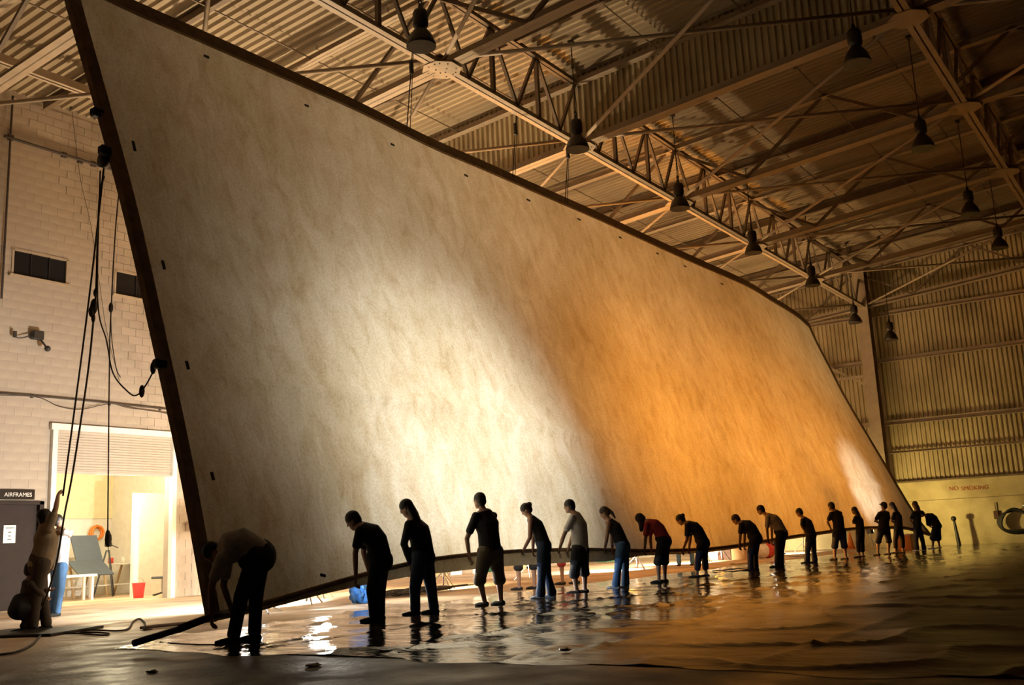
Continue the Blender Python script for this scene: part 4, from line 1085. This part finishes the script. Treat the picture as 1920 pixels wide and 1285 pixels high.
# the hauling crew behind the left edge
c6 = zz(0, 900, 3.894)
person('person in tan shirt hauling on the rope with one arm stretched high', dict(foot=c6(300, 1110), head=c6(335, 275), sh=c6(335, 345), hip=c6(290, 620), arch=.04, kn=c6(250, 860), an=c6(230, 1070), kf=c6(320, 850), af=c6(350, 1060),
       el=c6(385, 215), hn=c6(425, 110), hf=c6(400, 400), ef=c6(400, 450), free=1), 1.06, -.2, 'tan', 'brown', wide=1.15, vox=.012, face=(1, .3))
person('crouching dark-clothed person bracing at the foot of the rope', dict(foot=c6(220, 1115), head=c6(235, 660), sh=c6(215, 745), hip=c6(145, 935), arch=.10, kn=c6(255, 930), an=c6(170, 1060), kf=c6(290, 960), af=c6(240, 1065),
       el=c6(270, 830), hn=c6(325, 850), hf=c6(330, 800)), 1.0, -.2, 'brown', 'charcoal', wide=1.08, vox=.012, face=(1, -.2), sleeves='long')
person('person in pale tee and blue jeans standing behind the rope crew', dict(foot=(113.0, 1156.0), head=c6(425, 300), sh=c6(440, 370), hip=c6(430, 640), arch=.02, kn=c6(425, 800), an=c6(400, 960), kf=c6(420, 800), af=c6(380, 960),
       el=c6(505, 400), hn=c6(455, 440), hf=c6(450, 420), free=1), 1.0, -.4, 'pale', 'denim', wide=1.1, vox=.014, face=(1, .1))

# helpers behind the canvas, seen below the hem
def stand(label, p, rz_a, face=(-1, -.2), H=1.72, **kw):
    p = V3(p); h = V3((p.x, p.y, 0)).normalized(); rr = V3((h.y, -h.x, 0))
    def q(u, z): v = p+rr*u; return (v.x, v.y, z)
    s = H/1.75
    sk = dict(anchor=p, foot=(0, 0), head=q(-.05, 1.60*s), sh=q(-.02, 1.42*s), hip=q(0, .93*s), arch=.02, kn=q(-.12, .48*s), an=q(-.12, .08), kf=q(.12, .48*s), af=q(.12, .08),
              el=q(-.28, 1.15*s), hn=q(-.34, .95*s), hf=q(.30, .92*s), ef=q(.28, 1.15*s), free=1)
    return person(label, sk, s, rz_a, face=face, vox=.018, **kw)
stand('person behind the canvas with bare shins showing near the man in grey tee', (17.2, 11.6, 0), .4, top='tan', legs='black', legw='shorts', wide=1.0)
stand('person behind the canvas in red shorts, right of the man in grey tee', (19.0, 11.7, 0), .4, top='red', legs='red', legw='shorts')
stand('person behind the canvas in blue jeans, legs visible under the hem', (28.9, 13.6, 0), 1.2, top='black', legs='denim')
stand('person behind the canvas whose bare legs show right of the mottled shirt', (39.0, 14.3, 0), .2, top='grey', legs='black', legw='shorts')

# ------------------------------------------------------------------ lamps on stands behind the canvas
MT['glow_c'] = emis('lit_cool_lamp_glass', (.7, .86, 1), 20); MT['glow_y'] = emis('lit_yellow_lamp_glass', (1, .75, .35), 15); MT['glow_w'] = emis('lit_white_lamp_glass', (1, .93, .8), 25); MT['glow_o'] = emis('lit_amber_lamp_glass', (1, .45, .06), 18)
def worklight(p, target, lab, glow, group='work lamps behind the canvas'):
    p = V3(p); d = (V3(target)-p).normalized()
    t = empty('work_lamp', (p.x, p.y, 0), lab, 'lamp', group)
    R_ = d.to_track_quat('-Z', 'Y').to_matrix(); q = V3((0, 0, p.z))
    bm = B(); box(bm, q-d*.12, (.34, .26, .14), R_, bev=.02); obj('housing', bm, MT['dark'], t)
    bm = B(); box(bm, q-d*.045, (.28, .20, .012), R_); obj('lamp_glass', bm, MT[glow], t)
    bm = B(); tube(bm, [(0, 0, .06), (-d.x*.15, -d.y*.15, p.z-.1)], .018); obj('pole', bm, MT['aluminium'], t)
    for k in range(3):
        a = 2*math.pi*k/3; bm = B(); tube(bm, [(0, 0, min(.4, p.z*.5)), (.4*math.cos(a), .4*math.sin(a), .015)], .014); obj('leg', bm, MT['aluminium'], t)
for i, (p, tg, e, c, a, b, k) in enumerate(LAMPS):
    worklight(p, tg, ['white work lamp behind the near end of the canvas', 'white work lamp behind the bright middle patch', 'first amber work lamp behind the orange part', 'middle amber work lamp behind the orange part', 'last amber work lamp behind the orange part', 'low white work lamp behind the far end of the canvas'][i], 'glow_w' if k == 'white' else 'glow_o', ('white' if k == 'white' else 'amber')+' work lamps behind the canvas')
for (p, t, e, c, a), lab in zip(FLOORL, FLOORN): worklight(p, t, lab, 'glow_w')
worklight((11.62, 13.05, .34), (18.0, 9.2, .30), 'low bluish lamp close to the floor behind the bent man', 'glow_c')
for p, t, e, c, a, k in ROOF_FILLS: worklight(p, t, k+' added upward fill lamp by the block wall', 'glow_y', 'added roof fill lamps by the block wall')
worklight((14.4, 16.4, 1.4), (12.6, 21.4, 4.0), 'added fill lamp turned to the block wall and roller door', 'glow_y')
worklight((42.3, 11.6, .8), (46.0, 8.3, 2.2), 'low yellow work lamp turned to the far wall', 'glow_y')

# ------------------------------------------------------------------ things on the floor behind the canvas
def crate(name, lab, p, size, m_, cat='box', lid=True, rz=0):
    t = empty(name, p, lab, cat, None, rz)
    bm = B(); box(bm, (0, 0, size[2]/2), size, bev=.01); obj('body', bm, MT[m_], t)
    if lid: bm = B(); box(bm, (0, 0, size[2]+.01), (size[0]+.03, size[1]+.03, .03), bev=.005); obj('lid', bm, MT['white' if m_ != 'white' else 'card'], t)
    return t
Yb = 20.9
def bx(x): return px(x, 1075, 1, Yb).x
items = [(812, 'card', .7, .5, 'low tan carton by the block wall seen under the hem'), (840, 'white', .6, .45, 'white box by the block wall beside the low tan carton'),
         (885, 'white', .8, .6, 'wide white box behind the dark heap'), (915, 'green', .5, .7, 'green bin against the block wall'),
         (965, 'card', 1.1, .8, 'large tan box just right of the man in shorts'), (985, 'white', .9, 1.0, 'tall white cabinet seen below the hem'),
         (1005, 'orangep', .5, .5, 'small orange crate beside the white cabinet'), (1135, 'green', .9, .7, 'dark green bin right of the red shorts'),
         (1330, 'card', 1.4, .8, 'tan box far behind the canvas, left of the group'), (1350, 'white', 1.0, .8, 'white box in the far group of boxes'),
         (1372, 'polebr', 1.3, .8, 'brown box in the far group of boxes'), (1395, 'card', 1.0, .7, 'last tan box of the far group')]
for x, m_, sx, sz, lab in items: crate('storage_box', lab, (bx(x), Yb-.1, 0) if x < 1300 else px(x, 1049, 2, 0), (sx, .5, sz), m_)
t = empty('red_bag', px(1440, 1047, 2, 0), 'red and white bag on the floor under the mottled-shirt man', 'bag')
bm = B(); ell(bm, (0, 0, .3), (.4, .3, .3)); remesh('sack', bm, .03, CL['red'], t, 2)
bm = B(); ell(bm, (-.25, .1, .28), (.28, .3, .27)); remesh('pale_side', bm, .03, CL['pale'], t, 2)
t = empty('traffic_cone', (44.6, 13.2, 0), 'orange cone standing before the far wall', 'cone')
obj('cone', lathe(B(), [(.17, .03), (.03, .72), (.0, .73)], (0, 0, 0)), MT['orangep'], t, True)
bm = B(); box(bm, (0, 0, .02), (.4, .4, .04), bev=.01); obj('base', bm, MT['orangep'], t)
crate('orange_crate', 'orange crate on the floor between the last pairs of legs', px(1702, 1030, 2, 0), (.8, .5, .55), 'orangep')
t = empty('blue_tarpaulin', px(680, 1132, 2, 0), 'crumpled blue tarpaulin hanging over a crate behind the hem', 'tarpaulin')
bm = B(); bmesh.ops.create_icosphere(bm, subdivisions=4, radius=1)
for v in bm.verts:
    n = noise.noise(v.co*3)*.25+noise.noise(v.co*8)*.08; v.co = V3((v.co.x*.26, v.co.y*.22, max(-.27, v.co.z*.33)))*(1+n)
    v.co.z += .28
    if v.co.z < .03: v.co.z = .01; 
obj('heap', bm, MT['blue'], t)
t = empty('cable_heap', px(745, 1118, 2, 0), 'tangle of dark cable on the bright floor behind the hem', 'cable')
bm = B()
for k in range(6):
    pts = []
    for q in range(40):
        a = q*.5+k; pts.append((math.cos(a)*(.5+.3*random.random())+q*.02-.4+.3*k*random.random(), math.sin(a)*(.3+.2*random.random()), .02+.05*random.random()+.01*k))
    tube(bm, spline(pts, 3), .012, 5)
obj('tangle', bm, MT['dark'], t, True)
for k, (x, y, w_, lab) in enumerate([(1370, 1072, 1.6, 'dark rumpled cloth strip on the wet floor left of the tenth person'), (1395, 1060, 1.5, 'dark strip of cloth lying behind the tenth person'), (1500, 1046, 1.4, 'dark strip of cloth under the bare legs')]):
    t = empty('cloth_strip', px(x, y, 2, 0), lab, 'cloth')
    bm = B(); bmesh.ops.create_grid(bm, x_segments=24, y_segments=6, size=.5)
    for v in bm.verts: v.co = V3((v.co.x*w_, v.co.y*.35+.06*math.sin(v.co.x*14), .035+.035*abs(noise.noise(V3((v.co.x*6, v.co.y*6, k))))+.01))
    obj('fabric', bm, CL['black'], t, True)

# cables and clutter near the left border
def floor_cable(lab, pts, r=.012, m_='rope'):
    P = [px(x, y, 2, 0) for x, y in pts]
    for p in P: p.z = r+.003
    t = empty('floor_cable', P[0], lab, 'cable')
    bm = B(); tube(bm, spline([p-P[0] for p in P], 8), r, 6); obj('line', bm, MT[m_], t, True)
floor_cable('cable curving over the bare floor at the lower left border', [(0, 1231), (30, 1226), (60, 1212), (76, 1195), (90, 1187)], .014)
floor_cable('cable running from the hauling crew toward the pole end', [(90, 1183), (130, 1186), (170, 1184), (215, 1186), (240, 1182), (250, 1168), (262, 1163), (272, 1172), (270, 1183), (285, 1182)], .014)
floor_cable('doubled cable lying flat on the floor right of the crew', [(110, 1190), (150, 1191), (195, 1194), (200, 1190), (150, 1188)], .014)
floor_cable('thin cable on the wet sheet in front of the bent man', [(300, 1207), (350, 1211), (420, 1212), (470, 1213)], .01)
t = empty('floor_mat', px(55, 1189, 2, 0), 'black mat on the floor under the hauling crew', 'mat', rz=.45)
bm = B(); box(bm, (0, 0, .02), (1.3, 1.5, .04), bev=.01); obj('slab', bm, MT['black'], t)
t = empty('loose_bar', px(330, 1176, 2, 0.0), 'bundle of dark bars lying beside the pole', 'bar', rz=-.3)
for k in range(3):
    bm = B(); tube(bm, [(-.5+.1*k, .06*k, .03), (.55+.05*k, .02+.06*k, .035)], .02); obj('bar', bm, MT['polebr'], t)
# scraps on the sheet
for k, (x, y, lab) in enumerate([(588, 1250, 'small pale scrap on the bare floor below the bright reflection'), (1060, 1228, 'dark scrap on the wet sheet at the lower middle'), (285, 1262, 'small chip on the floor at the lower left')]):
    p = px(x, y, 2, 0); p.z = .03 if k == 1 else .0
    bm = B(); bmesh.ops.create_icosphere(bm, subdivisions=2, radius=.05)
    for v in bm.verts: v.co = V3((v.co.x*(1.6 if k == 0 else 1), v.co.y, v.co.z*.3+.012))*(1+.4*noise.noise(v.co*30))
    o = obj('floor_scrap', bm, MT['paper'] if k == 0 else MT['dark']); o.location = p; tag(o, lab, 'scrap')
